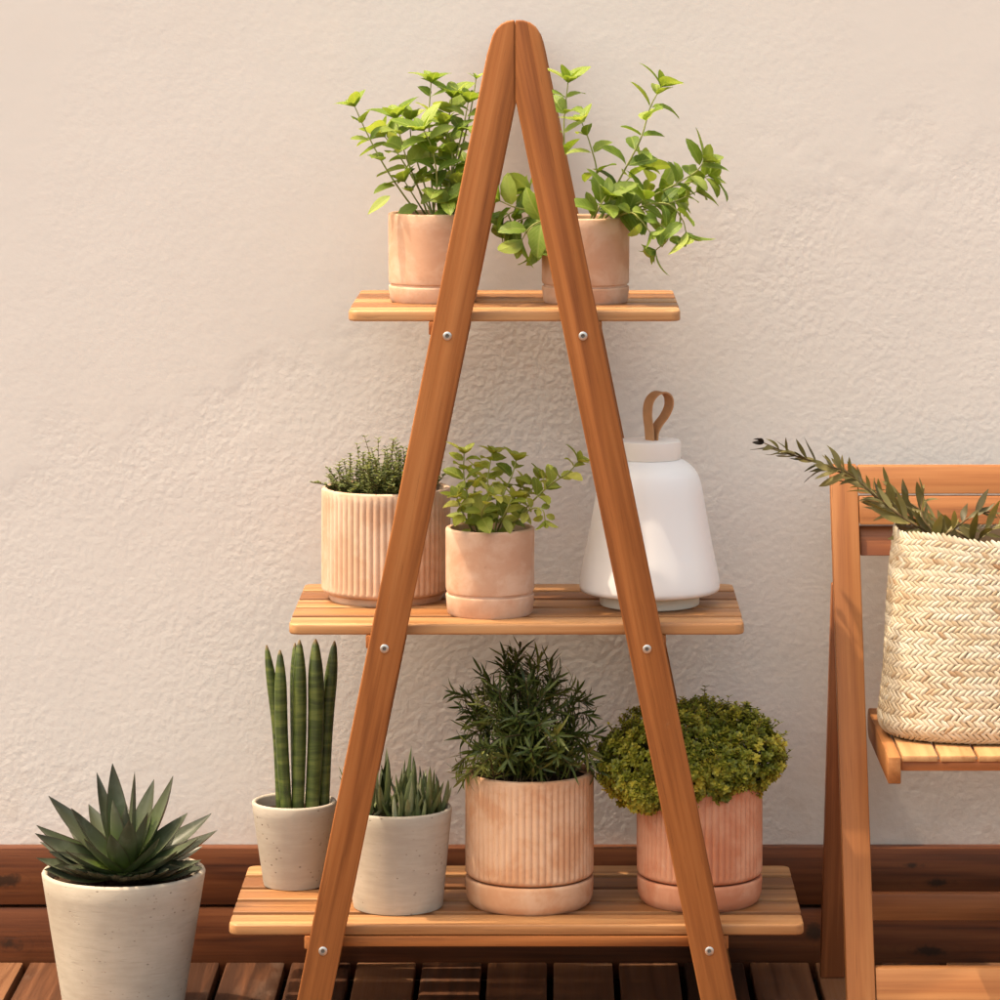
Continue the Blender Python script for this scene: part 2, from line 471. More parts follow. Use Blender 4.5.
def straw_mat():
    m, nt, b, out = newmat('woven_palm'); k = N(nt)
    tone = k.attr('tone').outputs['Fac']; gc = k.attr('gc').outputs['Vector']
    f = k.math('ADD', tone, k.math('MULTIPLY', k.math('SUBTRACT', k.noise(k.vmul(gc, (3, 40, 1)), 1.0, 3, .6), .5), .5))
    col = k.ramp(f, [(0.0, (0.29, 0.165, 0.080)), (0.35, (0.46, 0.345, 0.215)), (0.7, (0.57, 0.485, 0.355)), (1.0, (0.63, 0.565, 0.45))])
    nt.links.new(col, b.inputs['Base Color'])
    b.inputs['Roughness'].default_value = .6; b.inputs['Specular IOR Level'].default_value = .3
    return m
STRAW = straw_mat()

# ---------------------------------------------------------------- setting
YW = 0.525                    # wall face
YS = 0.494                    # skirting face
def structure(o): o['kind'] = 'structure'; return o

m_ground, gb = simple('dry_earth', (0.055, 0.036, 0.024), .95, 0, .1, .3, 3)
mb = MB()
g = 60.0
mb.add([(-g, -g, -0.12), (g, -g, -0.12), (g, g, -0.12), (-g, g, -0.12)], [(0, 1, 2, 3)])
structure(mb.build('ground', m_ground))

DECK = wood('weathered_deck', (0.042, 0.016, 0.007), (0.122, 0.048, 0.021), (0.23, 0.108, 0.052), .5, 1.4, .40, None, .5, contrast=1.25)
mb = MB()
pitch = LEN(65.4, YS)
x = PX(27.0, YS) - pitch * 34
while x < 5.2:
    box(mb, x + .0055, x + pitch - .0055, -7.0, YS - .003, -0.026, 0.0, .003, 1)
    x += pitch
deck = structure(mb.build('wooden_deck', DECK))

mb = MB()
mb.add([(-5.3, -7.0, -0.031), (5.3, -7.0, -0.031), (5.3, YS + .03, -0.031), (-5.3, YS + .03, -0.031)], [(0, 1, 2, 3)])
m_dark, _ = simple('painted_gap_shade', (0.010, 0.006, 0.004), .95, 0, .05, .3, 30)  # added sheet, its near-black colour stands in for shade in the board gaps
structure(mb.build('deck_gap_shade', m_dark))

wallroot = thing('plaster_wall', 'rough cream plaster wall with a brown wooden skirting along its foot', 'wall', (0, YW, 0))
mb = MB()
box(mb, -6, 6, YW, YW + .25, -0.10, 3.4, 0.0)
part(mb, 'plaster_face', PLASTER, wallroot)
kn = []
for (px, py, rx, rz) in ((913, 865, .020, .006), (940, 883, .040, .010), (928, 950, .045, .013), (4, 880, .035, .012), (10, 945, .030, .018), (815, 932, .02, .02), (60, 935, .012, .010), (560, 940, .02, .01)):
    p = P(px, py, YS); kn.append((p.x, p.z, rx, rz))
SKIRT = wood('stained_skirting', (0.045, 0.012, 0.004), (0.115, 0.033, 0.010), (0.185, 0.062, 0.020), .45, 1.2, 0.0, kn, .25, contrast=1.3)
z_top = PZ(848, YS); z_gap = PZ(906, YS)
mb = MB(); box(mb, -6, 6, YS, YW - .001, z_gap + .002, z_top, .002, 0, tone=.55)
part(mb, 'skirting_board', SKIRT, wallroot)
mb = MB(); box(mb, -6, 6, YS + .001, YW - .001, -0.030, z_gap - .003, .002, 0, tone=.45)
part(mb, 'skirting_board', SKIRT, wallroot)

# ---------------------------------------------------------------- plant stand
LT = 0.028                    # leg thickness
YF = 0.032                    # shelf front
YB = YF + 0.415               # shelf back
stand = thing('plant_stand', 'tall A-shaped wooden plant stand with three slatted shelves against the wall', 'plant stand', (PX(515), .24, 0))
def leg_outline(side, cut=0.0):
    if side < 0:
        pts = [(514.7, 104.5), (514.7, 20 + cut), (507, 21 + cut), (501, 24 + cut), (496, 29 + cut), (492.3, 36 + cut), (489.9, 44 + cut * .8), (471.7 - .2008 * (55 - 130), 55)]
        pts += [(471.7 - .2008 * 911, 1041), (510 - .2055 * 911, 1041)]
    else:
        pts = [(515.3, 99), (515.3, 20 + cut), (523, 20.3 + cut), (530, 22.5 + cut), (536, 27 + cut), (540, 33.5 + cut), (542.6, 42 + cut * .8), (560 + .203 * (55 - 130), 55)]
        pts += [(560 + .203 * 911, 1041), (521.8 + .2055 * 911, 1041)]
    return [(PX(a), PZ(b)) for a, b in pts]
legs = []
for (ya, yb, cut) in ((0, LT, 0), (YB - .001, YB - .001 + LT, 5)):
    for sd in (-1, 1):
        mb = MB()
        gdir = Vector((0.2035 * -sd, 0, 1.0)).normalized()
        prism(mb, leg_outline(sd, cut), ya, yb, 1, .0028, gdir, tone=.55 if sd < 0 else .42, seg=3)
        legs.append(part(mb, 'leg', ACACIA_LEG, stand))
SHELF = {}
def shelf(pl, pr, yt, yb_px, n=5, gap=.0185):
    zt = PZ(yt, YF); zb = PZ(yb_px, YF)
    x0 = PX(pl, YF); x1 = PX(pr, YF)
    mb = MB()
    w = (YB - .004 - YF - gap * (n - 1)) / n
    for i in range(n):
        y0 = YF + i * (w + gap)
        cs = (1, 1, 0, 0) if i == 0 else ((0, 0, 1, 1) if i == n - 1 else (0, 0, 0, 0))
        prism(mb, rounded_rect(x0, x1, y0, y0 + w, .016, cs), zb, zt, 2, .0035 if i == 0 else .0016, 0, tone=(.72, .30, .62, .12, .66)[i] + rng.uniform(-.15, .15), seg=3)
    part(mb, 'shelf', ACACIA_SLAT, stand)
    return zt, zb
Z1 = shelf(348, 680.6, 310.5, 321.5)
Z2 = shelf(288.5, 744.4, 624, 635)
Z3 = shelf(228.4, 804.4, 924.5, 935.5)
bolts = [(447.3, 336, 583, 336, Z1), (384.4, 648.6, 647, 649, Z2), (323, 951, 709.4, 951, Z3)]
for (bx1, by1, bx2, by2, z) in bolts:
    for k, (bx, by) in enumerate(((bx1, by1), (bx2, by2))):
        xc = PX(bx)
        mb = MB()
        if k == 0: xa, xb = PX(bx - 18.6, YF), PX(bx + 14, YF)
        else: xa, xb = PX(bx - 14, YF), PX(bx + 19.0, YF)
        box(mb, xa, xb, LT + .001, YB - .002, z[1] - .021, z[1] - .0005, .002, 1)
        part(mb, 'support_rail', ACACIA_LEG, stand)
        mb = MB()
        prof = [(.0001, .0), (.0030, .0), (.0032, .0016), (.0058, .0016), (.0068, .0010), (.0070, -.002)]
        tmp = MB(); lathe(tmp, prof, (0, 0, 0), 20)
        tmp.v = [(xc + x, -zz - .0004, PZ(by) + y) for x, y, zz in tmp.v]
        mb.add(tmp.v, [f[::-1] for f in tmp.f])
        mb.mi = [1 if all(math.hypot(mb.v[i][0] - xc, mb.v[i][2] - PZ(by)) < .0031 for i in f) else 0 for f in mb.f]
        part(mb, 'bolt', [STEEL, BOLTDARK], stand, legs[k])
mb = MB()
box(mb, PX(328, YF), PX(704, YF), LT + .0015, LT + .024, PZ(947, LT), Z3[1] - .0008, .002, 0, tone=.35)
part(mb, 'crossbar', ACACIA_LEG, stand)

# ---------------------------------------------------------------- pots
def on_shelf(px, py_front, zt, rad_px):
    """centre of a round base whose nearest point shows at row py_front on the surface zt"""
    yf = Yfor(py_front, zt)
    r = LEN(rad_px, yf + .08)
    Y = yf + r
    return Vector((PX(px, Y), Y, zt)), r, Y

def pot_profile(r0, r1, h, wall, soil, foot=0.0, rim=.003, z0=0.0):
    """outer profile from bottom to rim, then down inside to the soil"""
    pr = [(r0 * .5, z0), (r0 - .004, z0), (r0 - .001, z0 + .0012), (r0, z0 + .006)]
    m = 8
    for i in range(1, m): t = i / m; pr.append((r0 + (r1 - r0) * t, z0 + .006 + (h - z0 - .006 - rim) * t))
    pr += [(r1, h - rim), (r1 - rim * .35, h - rim * .3), (r1 - rim, h), (r1 - wall + rim, h), (r1 - wall + rim * .3, h - rim * .4), (r1 - wall, h - rim * 1.2), (r1 - wall - .001, soil - .01)]
    return pr

def soil_disc(root, c, r, z, parent):
    mb = MB(); n = 40; rings = 9
    vs = [(c.x, c.y, c.z + z + .004)]; fs = []
    for j in range(1, rings + 1):
        for i in range(n):
            a = 2 * PI * i / n; rr = r * j / rings
            hh = mnoise.noise(Vector((c.x + rr * math.cos(a), c.y + rr * math.sin(a), z)) * 90) * .004
            vs.append((c.x + rr * math.cos(a), c.y + rr * math.sin(a), c.z + z + hh + .003 * (1 - j / rings)))
    for i in range(n): fs.append((0, 1 + i, 1 + (i + 1) % n))
    for j in range(rings - 1):
        for i in range(n):
            a = 1 + j * n
            fs.append((a + i, a + n + i, a + n + (i + 1) % n, a + (i + 1) % n))
    mb.add(vs, fs)
    for _ in range(90):                      # crumbs
        a = rng.uniform(0, 2 * PI); rr = r * math.sqrt(rng.random()) * .95; s = rng.uniform(.0012, .0035)
        p = Vector((c.x + rr * math.cos(a), c.y + rr * math.sin(a), c.z + z + s * .6))
        o = [Vector((s, 0, 0)), Vector((-s, 0, 0)), Vector((0, s, 0)), Vector((0, -s, 0)), Vector((0, 0, s)), Vector((0, 0, -s))]
        mb.add([p + q * rng.uniform(.6, 1.3) for q in o], [(0, 2, 4), (2, 1, 4), (1, 3, 4), (3, 0, 4), (2, 0, 5), (1, 2, 5), (3, 1, 5), (0, 3, 5)])
    return part(mb, 'soil', SOIL, root, parent)

def smooth_pot(root, c, r, htop, hs, mat, soil, lip=0.0):
    """straight plain pot standing in a close fitting saucer of the same width"""
    mb = MB()
    lathe(mb, [(r * .5, 0), (r * .93, 0), (r * .96, .003), (r * .992, hs - .003), (r * .988, hs - .0008), (r * .98, hs), (r * .93, hs), (r * .925, hs - .006), (r * .5, hs - .007)], c, 72)
    part(mb, 'saucer', mat, root)
    mb = MB()
    lathe(mb, pot_profile(r * .992, r, htop, r * .12, soil, z0=hs + .0036), c, 72)
    lathe(mb, [(r * .6, hs - .002), (r * .945, hs - .002), (r * .945, hs + .01)], c, 72)
    o = part(mb, 'pot', mat, root)
    soil_disc(root, c, r * .885, soil, o)
    return o

def fluted_pot(root, c, r, htop, mat, soil, hs=None, foot=None, nf=58):
    def rad(rr, z, a, j):
        if rr < r * .95: return rr
        lo = (hs if hs else (foot if foot else 0)) + .004
        t = min(1, max(0, (z - lo) / .006)) * min(1, max(0, (htop - .006 - z) / .008))
        return rr - t * .0026 * (1 - abs(math.sin(a * nf / 2)) ** .9)
    if hs:
        mb = MB()
        lathe(mb, [(r * .5, 0), (r * .90, 0), (r * .945, .004), (r * .985, .014), (r * .998, hs - .006), (r * .995, hs - .0015), (r * .985, hs), (r * .93, hs), (r * .92, hs - .006), (r * .5, hs - .007)], c, 96)
        part(mb, 'saucer', mat, root)
    z0 = hs + .0016 if hs else foot
    mb = MB()
    wl = r * .10
    pr = [(r * .5, z0), (r * .93, z0), (r * .975, z0 + .003), (r, z0 + .007)]
    for i in range(1, 14): pr.append((r, z0 + .007 + (htop - .004 - z0 - .007) * i / 13))
    pr += [(r - .001, htop - .0015), (r - .004, htop), (r - wl + .003, htop), (r - wl + .0005, htop - .002), (r - wl, htop - .006), (r - wl, soil - .01)]
    # extra rows where the flutes begin and end
    pr[4:4] = [(r, z0 + .010)]
    pr.sort(key=lambda q: 0)
    lathe(mb, pr, c, nf * 8, rad=rad)
    if foot:
        lathe(mb, [(r * .5, 0), (r * .86, 0), (r * .885, .004), (r * .885, foot + .003)], c, 72)
    o = part(mb, 'pot', mat, root)
    soil_disc(root, c, r - wl - .0005, soil, o)
    return o

def rand_dir(up=0.0):
    v = Vector((rng.gauss(0, 1), rng.gauss(0, 1), rng.gauss(0, 1) + up))
    return v.normalized()

# ---- mint
def mint_sprig(root, pts, Y, leafmat, L0=.046, L1=.022, gap0=.040, gap1=.020, start=.36, ratio=.25, tip=True, tone0=.5, wd=.27):
    """pts: (px, py, dY) along the stem"""
    mb = MB()
    n_ = len(pts) - 1
    w = [P(a, b - (9 if leafmat is MINT and pts[-1][1] < 150 else 4) * i / n_, Y + c) for i, (a, b, c) in enumerate(pts)]
    cur = catmull(w, 7)
    tube(mb, cur, .0018, .0009, 6, 1, rng.uniform(.3, .8))
    lens = [0]
    for i in range(1, len(cur)): lens.append(lens[-1] + (cur[i] - cur[i - 1]).length)
    tot = lens[-1]
    def at(s):
        for i in range(1, len(cur)):
            if lens[i] >= s:
                t = (s - lens[i - 1]) / max(1e-9, lens[i] - lens[i - 1])
                return cur[i - 1].lerp(cur[i], t), (cur[i] - cur[i - 1]).normalized()
        return cur[-1], (cur[-1] - cur[-2]).normalized()
    s = tot * start; ph = rng.uniform(0, PI)
    while s < tot * .97:
        t = s / tot
        p, d = at(s)
        u = d.cross(Vector((.3, .9, .2))).normalized(); v = d.cross(u)
        L = L0 + (L1 - L0) * t ** 1.3
        L *= (1.34 if leafmat is MINT else 1.16) * rng.uniform(.72, 1.12)
        for k in (0, 1):
            if rng.random() < .06: continue
            a = ph + k * PI + rng.uniform(-.25, .25)
            out = u * math.cos(a) + v * math.sin(a)
            ld = (out + d * rng.uniform(.35, .8) + Vector((0, 0, rng.uniform(-.1, .35)))).normalized()
            nn = (d * .6 + Vector((rng.uniform(-.5, .5), -.42, .75))).normalized()
            pet = p + ld * .003
            leaf(mb, pet, ld, nn, L, L * wd * rng.uniform(.85, 1.15), rng.uniform(.2, 1.1), rng.uniform(.15, .45), 8, True, 0,
                 min(1, max(0, tone0 + rng.gauss(0, .2) + .18 * (t - .5))), .78, .85, rng.uniform(-.3, .3), .045)
        ph += PI / 2 + rng.uniform(-.3, .3)
        s += gap0 + (gap1 - gap0) * t
    if tip:
        p, d = at(tot)
        u = d.cross(Vector((.3, .9, .2))).normalized(); v = d.cross(u)
        for k in range(6):
            a = k * PI / 3 * 1.02 + rng.uniform(-.2, .2)
            sp = 1.15 if k % 2 == 0 else .6
            L = L1 * (1.3 if leafmat is MINT else 1.05) * (1.15 if k % 2 == 0 else .75) * rng.uniform(.85, 1.2)
            ld = (d + (u * math.cos(a) + v * math.sin(a)) * sp).normalized()
            leaf(mb, p, ld, (d - ld * .2 + Vector((0, 0, .2))), L, L * wd * .95, rng.uniform(.1, .9), .22, 7, True, 0,
                 min(1, max(0, tone0 + .15 + rng.gauss(0, .15))), .78, .85)
    return part(mb, 'sprig', [leafmat, MINT_STEM], root, angle=0)

# pot 1: top shelf, left
c, r, Y = on_shelf(433.3, 304.5, Z1[0], 45)
h = lambda py, Yc=None: None
def hh(py, Y, zt): return PZ(py, Y) - zt
root = thing('potted_mint', 'leafy mint in a smooth pale terracotta pot at the left of the top shelf', 'potted plant', c, 'mint plants in smooth terracotta pots')
H = hh(215, Y - r, Z1[0]); smooth_pot(root, c, r, H, .026, TERRA_PALE, H - .018)
for pts, kw in (
    ([(424, 222, 0), (402, 195, -.02), (383, 168, -.03), (366, 138, -.03), (355, 116, -.03)], dict(L0=.036, L1=.028, gap0=.06, start=.35)),
    ([(430, 222, 0), (418, 190, .0), (405, 160, -.02), (396, 128, -.02)], dict(L0=.05, L1=.036)),
    ([(434, 222, 0), (431, 170, .0), (429, 125, -.01), (431, 92, -.01)], dict(L0=.046, L1=.03, start=.4)),
    ([(438, 222, 0), (443, 165, .02), (448, 130, .01), (452, 107, 0)], dict(L0=.05, L1=.035, start=.3)),
    ([(442, 222, 0), (455, 165, -.02), (464, 130, -.02), (468, 112, -.02)], dict(L0=.045, L1=.03, start=.3)),
    ([(436, 222, 0), (415, 185, .04), (398, 160, .05), (385, 146, .06)], dict(L0=.05, L1=.04, start=.45)),
    ([(432, 222, 0), (437, 185, -.05), (432, 155, -.06), (424, 140, -.07)], dict(L0=.044, L1=.034, start=.4)),
    ([(440, 222, 0), (458, 190, .04), (470, 165, .05), (478, 150, .05)], dict(L0=.045, L1=.03, start=.3)),
    ([(444, 222, -.01), (448, 212, -.04), (447, 206, -.055)], dict(L0=.03, L1=.028, gap0=.02, start=.2)),
    ([(450, 222, 0), (456, 205, -.03), (456, 190, -.03)], dict(L0=.035, L1=.03, gap0=.02, start=.3)),
    ([(434, 222, 0), (425, 190, .02), (412, 150, .02), (410, 130, .02)], dict(L0=.042, L1=.032, start=.4)),
    ([(438, 222, 0), (450, 185, -.03), (452, 155, -.03), (446, 135, -.03)], dict(L0=.042, L1=.032, start=.35)),
    ([(430, 222, .02), (415, 200, -.03), (405, 186, -.03)], dict(L0=.035, L1=.03, start=.5)),
    ([(440, 222, .02), (462, 150, .0), (472, 110, .0), (476, 88, .0)], dict(L0=.032, L1=.012, start=.5, gap0=.05, wd=.2))):
    mint_sprig(root, pts, Y, MINT, **kw)
mb = MB(); leaf(mb, P(390, 196, Y - .05), P(368, 213, Y - .06) - P(390, 196, Y - .05), Vector((0, -.6, .8)), LEN(29, Y), .0095, .1, .3, 8, True, 0, .85)
part(mb, 'leaf', MINT, root, angle=0)

# pot 2: top shelf, right
c, r, Y = on_shelf(585.5, 305.5, Z1[0], 44)
root = thing('potted_mint', 'sprawling mint trailing over both sides of a smooth terracotta pot behind the right leg', 'potted plant', c, 'mint plants in smooth terracotta pots')
H = hh(219, Y - r, Z1[0]); smooth_pot(root, c, r, H, .026, TERRA_PALE, H - .018)
for pts, kw in (
    ([(572, 226, 0), (566, 180, -.02), (564, 130, -.02), (568, 92, -.02)], dict(L0=.04, L1=.034, start=.5, gap0=.05)),
    ([(598, 226, 0), (618, 185, -.02), (640, 145, -.03), (650, 115, -.03), (661, 96, -.03)], dict(L0=.046, L1=.036, start=.2, gap0=.034)),
    ([(600, 226, 0), (636, 205, -.03), (668, 190, -.04), (694, 176, -.04), (704, 166, -.04)], dict(L0=.044, L1=.034, start=.25)),
    ([(604, 226, 0), (640, 208, -.05), (668, 206, -.07), (682, 222, -.07), (686, 236, -.07)], dict(L0=.04, L1=.032, start=.3)),
    ([(566, 226, 0), (538, 214, -.02), (515, 210, -.03), (500, 205, -.03)], dict(L0=.04, L1=.034, start=.3)),
    ([(566, 226, 0), (545, 222, -.05), (530, 230, -.06), (522, 244, -.06)], dict(L0=.044, L1=.036, start=.3)),
    ([(594, 226, 0), (612, 200, .02), (628, 182, .03), (640, 172, .04)], dict(L0=.048, L1=.04, start=.3)),
    ([(590, 226, 0), (600, 208, -.05), (606, 200, -.06)], dict(L0=.042, L1=.036, start=.3, gap0=.02)),
    ([(600, 226, 0), (628, 214, -.06), (640, 222, -.08), (650, 236, -.08)], dict(L0=.03, L1=.022, start=.4)),
    ([(606, 226, 0), (650, 220, -.06), (668, 240, -.06), (656, 254, -.06)], dict(L0=.036, L1=.03, start=.5)),
    ([(602, 226, 0), (650, 195, .0), (690, 185, .02), (708, 180, .02)], dict(L0=.044, L1=.036, start=.4)),
    ([(596, 226, 0), (622, 205, .05), (650, 196, .06), (672, 200, .06)], dict(L0=.048, L1=.04, start=.3)),
    ([(566, 226, 0), (550, 205, .03), (530, 195, .05)], dict(L0=.04, L1=.03, start=.4)),
    ([(564, 226, 0), (540, 216, .02), (516, 214, .03), (504, 222, .03)], dict(L0=.036, L1=.030, start=.3, gap0=.024, tone0=.25)),
    ([(564, 226, 0), (542, 224, -.03), (528, 236, -.04), (534, 252, -.04)], dict(L0=.036, L1=.032, start=.3, gap0=.024, tone0=.25)),
    ([(566, 226, 0), (545, 216, .0), (522, 222, .0), (512, 232, .0)], dict(L0=.036, L1=.032, start=.3, gap0=.024, tone0=.3)),
    ([(598, 226, 0), (640, 212, .0), (672, 205, .0), (696, 196, .0)], dict(L0=.036, L1=.030, start=.3, gap0=.03)),
    ([(590, 226, 0), (597, 180, .03), (590, 150, .04), (582, 132, .04)], dict(L0=.04, L1=.028, start=.5, gap0=.05))):
    mint_sprig(root, pts, Y, MINT, **{'tone0': .45, **kw})

# pot 3: middle shelf, plain pot
c, r, Y = on_shelf(490, 620, Z2[0], 44.5)
root = thing('potted_mint', 'short bushy young mint in a plain terracotta pot on the middle shelf', 'potted plant', c, 'mint plants in smooth terracotta pots')
H = hh(533, Y - r, Z2[0]); smooth_pot(root, c, r, H, .032, TERRA_PALE, H - .016)
for pts, kw in (
    ([(478, 534, 0), (470, 505, -.03), (464, 480, -.03), (464, 458, -.03)], dict(start=.2)),
    ([(486, 534, 0), (488, 505, .01), (488, 480, .02), (492, 458, .02)], dict(start=.25)),
    ([(494, 534, 0), (502, 500, -.01), (512, 478, -.01), (516, 465, -.01)], dict(start=.2)),
    ([(500, 534, 0), (520, 505, 0), (532, 492, .01), (540, 482, .01)], dict(start=.2)),
    ([(504, 534, 0), (530, 505, -.03), (550, 487, -.04), (568, 476, -.05), (578, 466, -.05)], dict(start=.5)),
    ([(500, 534, 0), (528, 512, -.05), (542, 512, -.07), (545, 524, -.07)], dict(start=.3, L0=.028, L1=.02)),
    ([(484, 534, 0), (482, 515, -.06), (490, 500, -.07)], dict(start=.2)),
    ([(496, 534, 0), (505, 515, -.06), (512, 502, -.06)], dict(start=.2)),
    ([(474, 534, 0), (463, 515, -.04), (457, 502, -.05)], dict(start=.2)),
    ([(480, 534, .02), (474, 500, .04), (478, 475, .05)], dict(start=.2)),
    ([(500, 534, .02), (510, 505, .05), (524, 488, .05)], dict(start=.2))):
    k2 = dict(L0=.034, L1=.026, gap0=.021, gap1=.013, tone0=.55, wd=.31); k2.update(kw)
    mint_sprig(root, pts, Y, BASIL, **k2)

# pot 4: ribbed pot, thyme
c, r, Y = on_shelf(386, 607.5, Z2[0], 57)
r = LEN(64.5, Y)
root = thing('potted_thyme', 'wispy thyme in a wide ribbed terracotta pot at the left end of the middle shelf', 'potted plant', c)
H = hh(495, Y - r, Z2[0]); pot4 = fluted_pot(root, c, r, H, TERRA_BLEACHED, H - .014, foot=.012)
mb = MB()
def thyme_sprig(mb, base, tipp, nl, L, mi_leaf=0, mi_stem=1, tone=.5):
    mid = base.lerp(tipp, .5) + rand_dir() * .006
    cur = catmull([base, mid, tipp], 6)
    tube(mb, cur, .0009, .0005, 4, mi_stem, rng.uniform(.3, .8))
    for i in range(nl):
        t = .2 + .8 * i / (nl - 1)
        p = cur[min(len(cur) - 1, int(t * (len(cur) - 1)))] + rand_dir() * .001
        a = i * 1.57 + rng.uniform(-.4, .4)
        for kk in (0, 1, 2):
            o = Vector((math.cos(a + kk * 2.1), math.sin(a + kk * 2.1), rng.uniform(.3, .9)))
            leaf(mb, p, o, Vector((0, 0, 1)), L * rng.uniform(.7, 1.2), L * .26, .3, .2, 3, False, mi_leaf, min(1, max(0, tone + rng.gauss(0, .2))), .8)
for i in range(150):
    a = rng.uniform(0, 2 * PI); rr = r * .74 * math.sqrt(rng.random())
    b = c + Vector((rr * math.cos(a), rr * math.sin(a), H - .014))
    top = PZ(rng.uniform(446, 478), Y) if rng.random() < .8 else PZ(rng.uniform(436, 450), Y)
    hgt = (top - b.z) * (1 - .45 * (rr / (r * .74)) ** 2)
    t = b + Vector((math.cos(a) * rr * .25 + rng.gauss(0, .012), math.sin(a) * rr * .25 + rng.gauss(0, .012), hgt))
    thyme_sprig(mb, b, t, 12, .0092, tone=.62)
part(mb, 'foliage', [THYME, WOODY], root, angle=0)

# pot 5: ribbed pot with rosemary
c, r, Y = on_shelf(529.5, 917.5, Z3[0], 64.5)
root = thing('potted_rosemary', 'dark spiky rosemary in a ribbed terracotta pot in the middle of the bottom shelf', 'potted plant', c)
H = hh(783, Y - r, Z3[0]); HS = hh(889.5, Y - r, Z3[0])
fluted_pot(root, c, r, H, TERRA_FLUTE, H - .012, hs=HS)
mb = MB()
def rosemary_sprig(mb, base, ctrl, tipp, L, tone, step=.0042):
    cur = catmull([base, ctrl, tipp], 10)
    tube(mb, cur, .0016, .0008, 5, 1, rng.uniform(.2, .7))
    lens = 0; nxt = .012; ph = rng.uniform(0, 6)
    for i in range(1, len(cur)):
        seg = cur[i] - cur[i - 1]; sl = seg.length; d = seg.normalized()
        u = d.cross(Vector((.3, .9, .2))).normalized(); v = d.cross(u)
        while nxt < lens + sl:
            p = cur[i - 1] + d * (nxt - lens)
            for kk in range(2):
                a = ph + kk * PI + rng.uniform(-.3, .3)
                o = u * math.cos(a) + v * math.sin(a)
                ld = o + d * rng.uniform(.6, 1.3)
                leaf(mb, p, ld, d, L * rng.uniform(.65, 1.3), L * .072, rng.uniform(-.7, 1.1), .3, 4, False, 0, min(1, max(0, tone + rng.gauss(0, .16))), .7, .5)
            ph += 1.2; nxt += step
        lens += sl
tips = [(452, 690, -.03), (462, 705, 0), (478, 690, .03), (485, 672, -.02), (500, 664, 0), (515, 652, .02), (522, 648, -.01), (540, 655, .03), (552, 662, 0), (560, 672, -.03), (572, 684, 0), (578, 690, -.02), (590, 716, 0), (594, 738, -.02), (588, 700, .05),
        (470, 728, -.04), (464, 742, 0), (458, 766, -.04), (468, 775, -.08), (475, 700, -.06), (500, 690, -.08), (525, 680, -.08), (545, 690, -.09), (565, 710, -.08), (580, 740, -.06), (596, 768, -.03), (590, 758, -.06),
        (490, 715, -.1), (515, 715, -.11), (540, 722, -.11), (560, 735, -.1), (500, 740, -.12), (530, 745, -.12), (555, 755, -.11), (480, 750, -.11), (482, 765, -.10), (510, 760, -.12), (540, 768, -.11), (570, 768, -.1), (462, 780, -.06),
        (510, 670, .06), (535, 668, .08), (555, 685, .07), (490, 690, .08), (470, 715, .06), (530, 660, 0), (505, 655, .01)]
for (px, py, dy) in tips:
    t = P(px + rng.uniform(-3, 3), py + rng.uniform(-3, 3), Y + dy)
    a = rng.uniform(0, 2 * PI); rr = r * .5 * math.sqrt(rng.random())
    b = c + Vector((rr * math.cos(a) + (px - 530) * .0004, rr * math.sin(a) * .8 + dy * .4, H - .012))
    ct = b.lerp(t, .5) + Vector(((b.x - t.x) * .12, 0, .02 + abs(px - 530) * .0003)) + rand_dir() * .012
    rosemary_sprig(mb, b, ct, t, .031, .30 + (.4 if py > 755 and px < 500 else 0) + (.35 if rng.random() < .16 else 0))
part(mb, 'foliage', [ROSE, WOODY], root, angle=0)

# pot 6: ribbed pot with lemon thyme cushion
c, r, Y = on_shelf(699.5, 914.5, Z3[0], 63)
root = thing('potted_lemon_thyme', 'round yellow-green cushion of tiny leaves in a ribbed terracotta pot behind the right leg', 'potted plant', c)
H = hh(794, Y - r, Z3[0]); HS = hh(888.5, Y - r, Z3[0])
fluted_pot(root, c, r, H, TERRA_RED, H - .012, hs=HS)
mb = MB()
lobes = [(640, 765, -.03, 42), (660, 745, .03, 44), (700, 740, 0, 40), (735, 742, .0, 37), (748, 758, -.03, 36), (690, 768, -.07, 34), (720, 772, -.07, 30), (645, 788, -.07, 24), (672, 752, -.05, 44), (720, 744, .06, 38), (690, 752, .08, 48), (762, 758, .0, 22), (625, 758, -.02, 26)]
LB = [(P(a, b, Y + d), LEN(q, Y)) for a, b, d, q in lobes]
made = 0
for _ in range(20000):
    if made >= 2000: break
    cc, q = rng.choice(LB)
    dv = rand_dir(.12)
    p = cc + dv * q * rng.uniform(.82, 1.10)
    if any((p - c2).length < q2 * .84 for c2, q2 in LB): continue
    if dv.y > .55: continue
    made += 1
    # clumpy intrinsic colour: some shoots are variegated yellow
    v = mnoise.noise(p * 22)
    tn = .44 + .55 * max(0, v) + rng.gauss(0, .14)
    if p.x < PX(655, Y) and p.z < PZ(765, Y): tn += .22
    d = (dv + Vector((0, 0, .5)) + rand_dir() * .4).normalized()
    u = d.cross(Vector((.3, .9, .2))).normalized(); w = d.cross(u)
    base = p - d * .012
    tube(mb, [base, p], .0007, .0005, 3, 1, .5)
    for lev in range(3):
        L = (.0098, .0085, .0055)[lev] * rng.uniform(.8, 1.2)
        for kk in range(4 if lev < 2 else 3):
            a = kk * PI / 2 + lev * .8 + rng.uniform(-.2, .2)
            o = u * math.cos(a) + w * math.sin(a)
            leaf(mb, p - d * (.008 - .004 * lev), o + d * (.25 + .35 * lev), d, L, L * .34, .2, .15, 3, False, 0, min(1, max(0, tn + rng.gauss(0, .1) + lev * .05)), .8)
for _ in range(190):                         # taller shoots that break the outline
    cc, q = rng.choice(LB)
    dv = (rand_dir(.9)); dv.z = abs(dv.z); dv.normalize()
    p = cc + dv * q
    thyme_sprig(mb, p - dv * .02, p + dv * rng.uniform(.004, .020), 5, .009, tone=.5)
part(mb, 'foliage', [SEDUM, WOODY], root, angle=0)
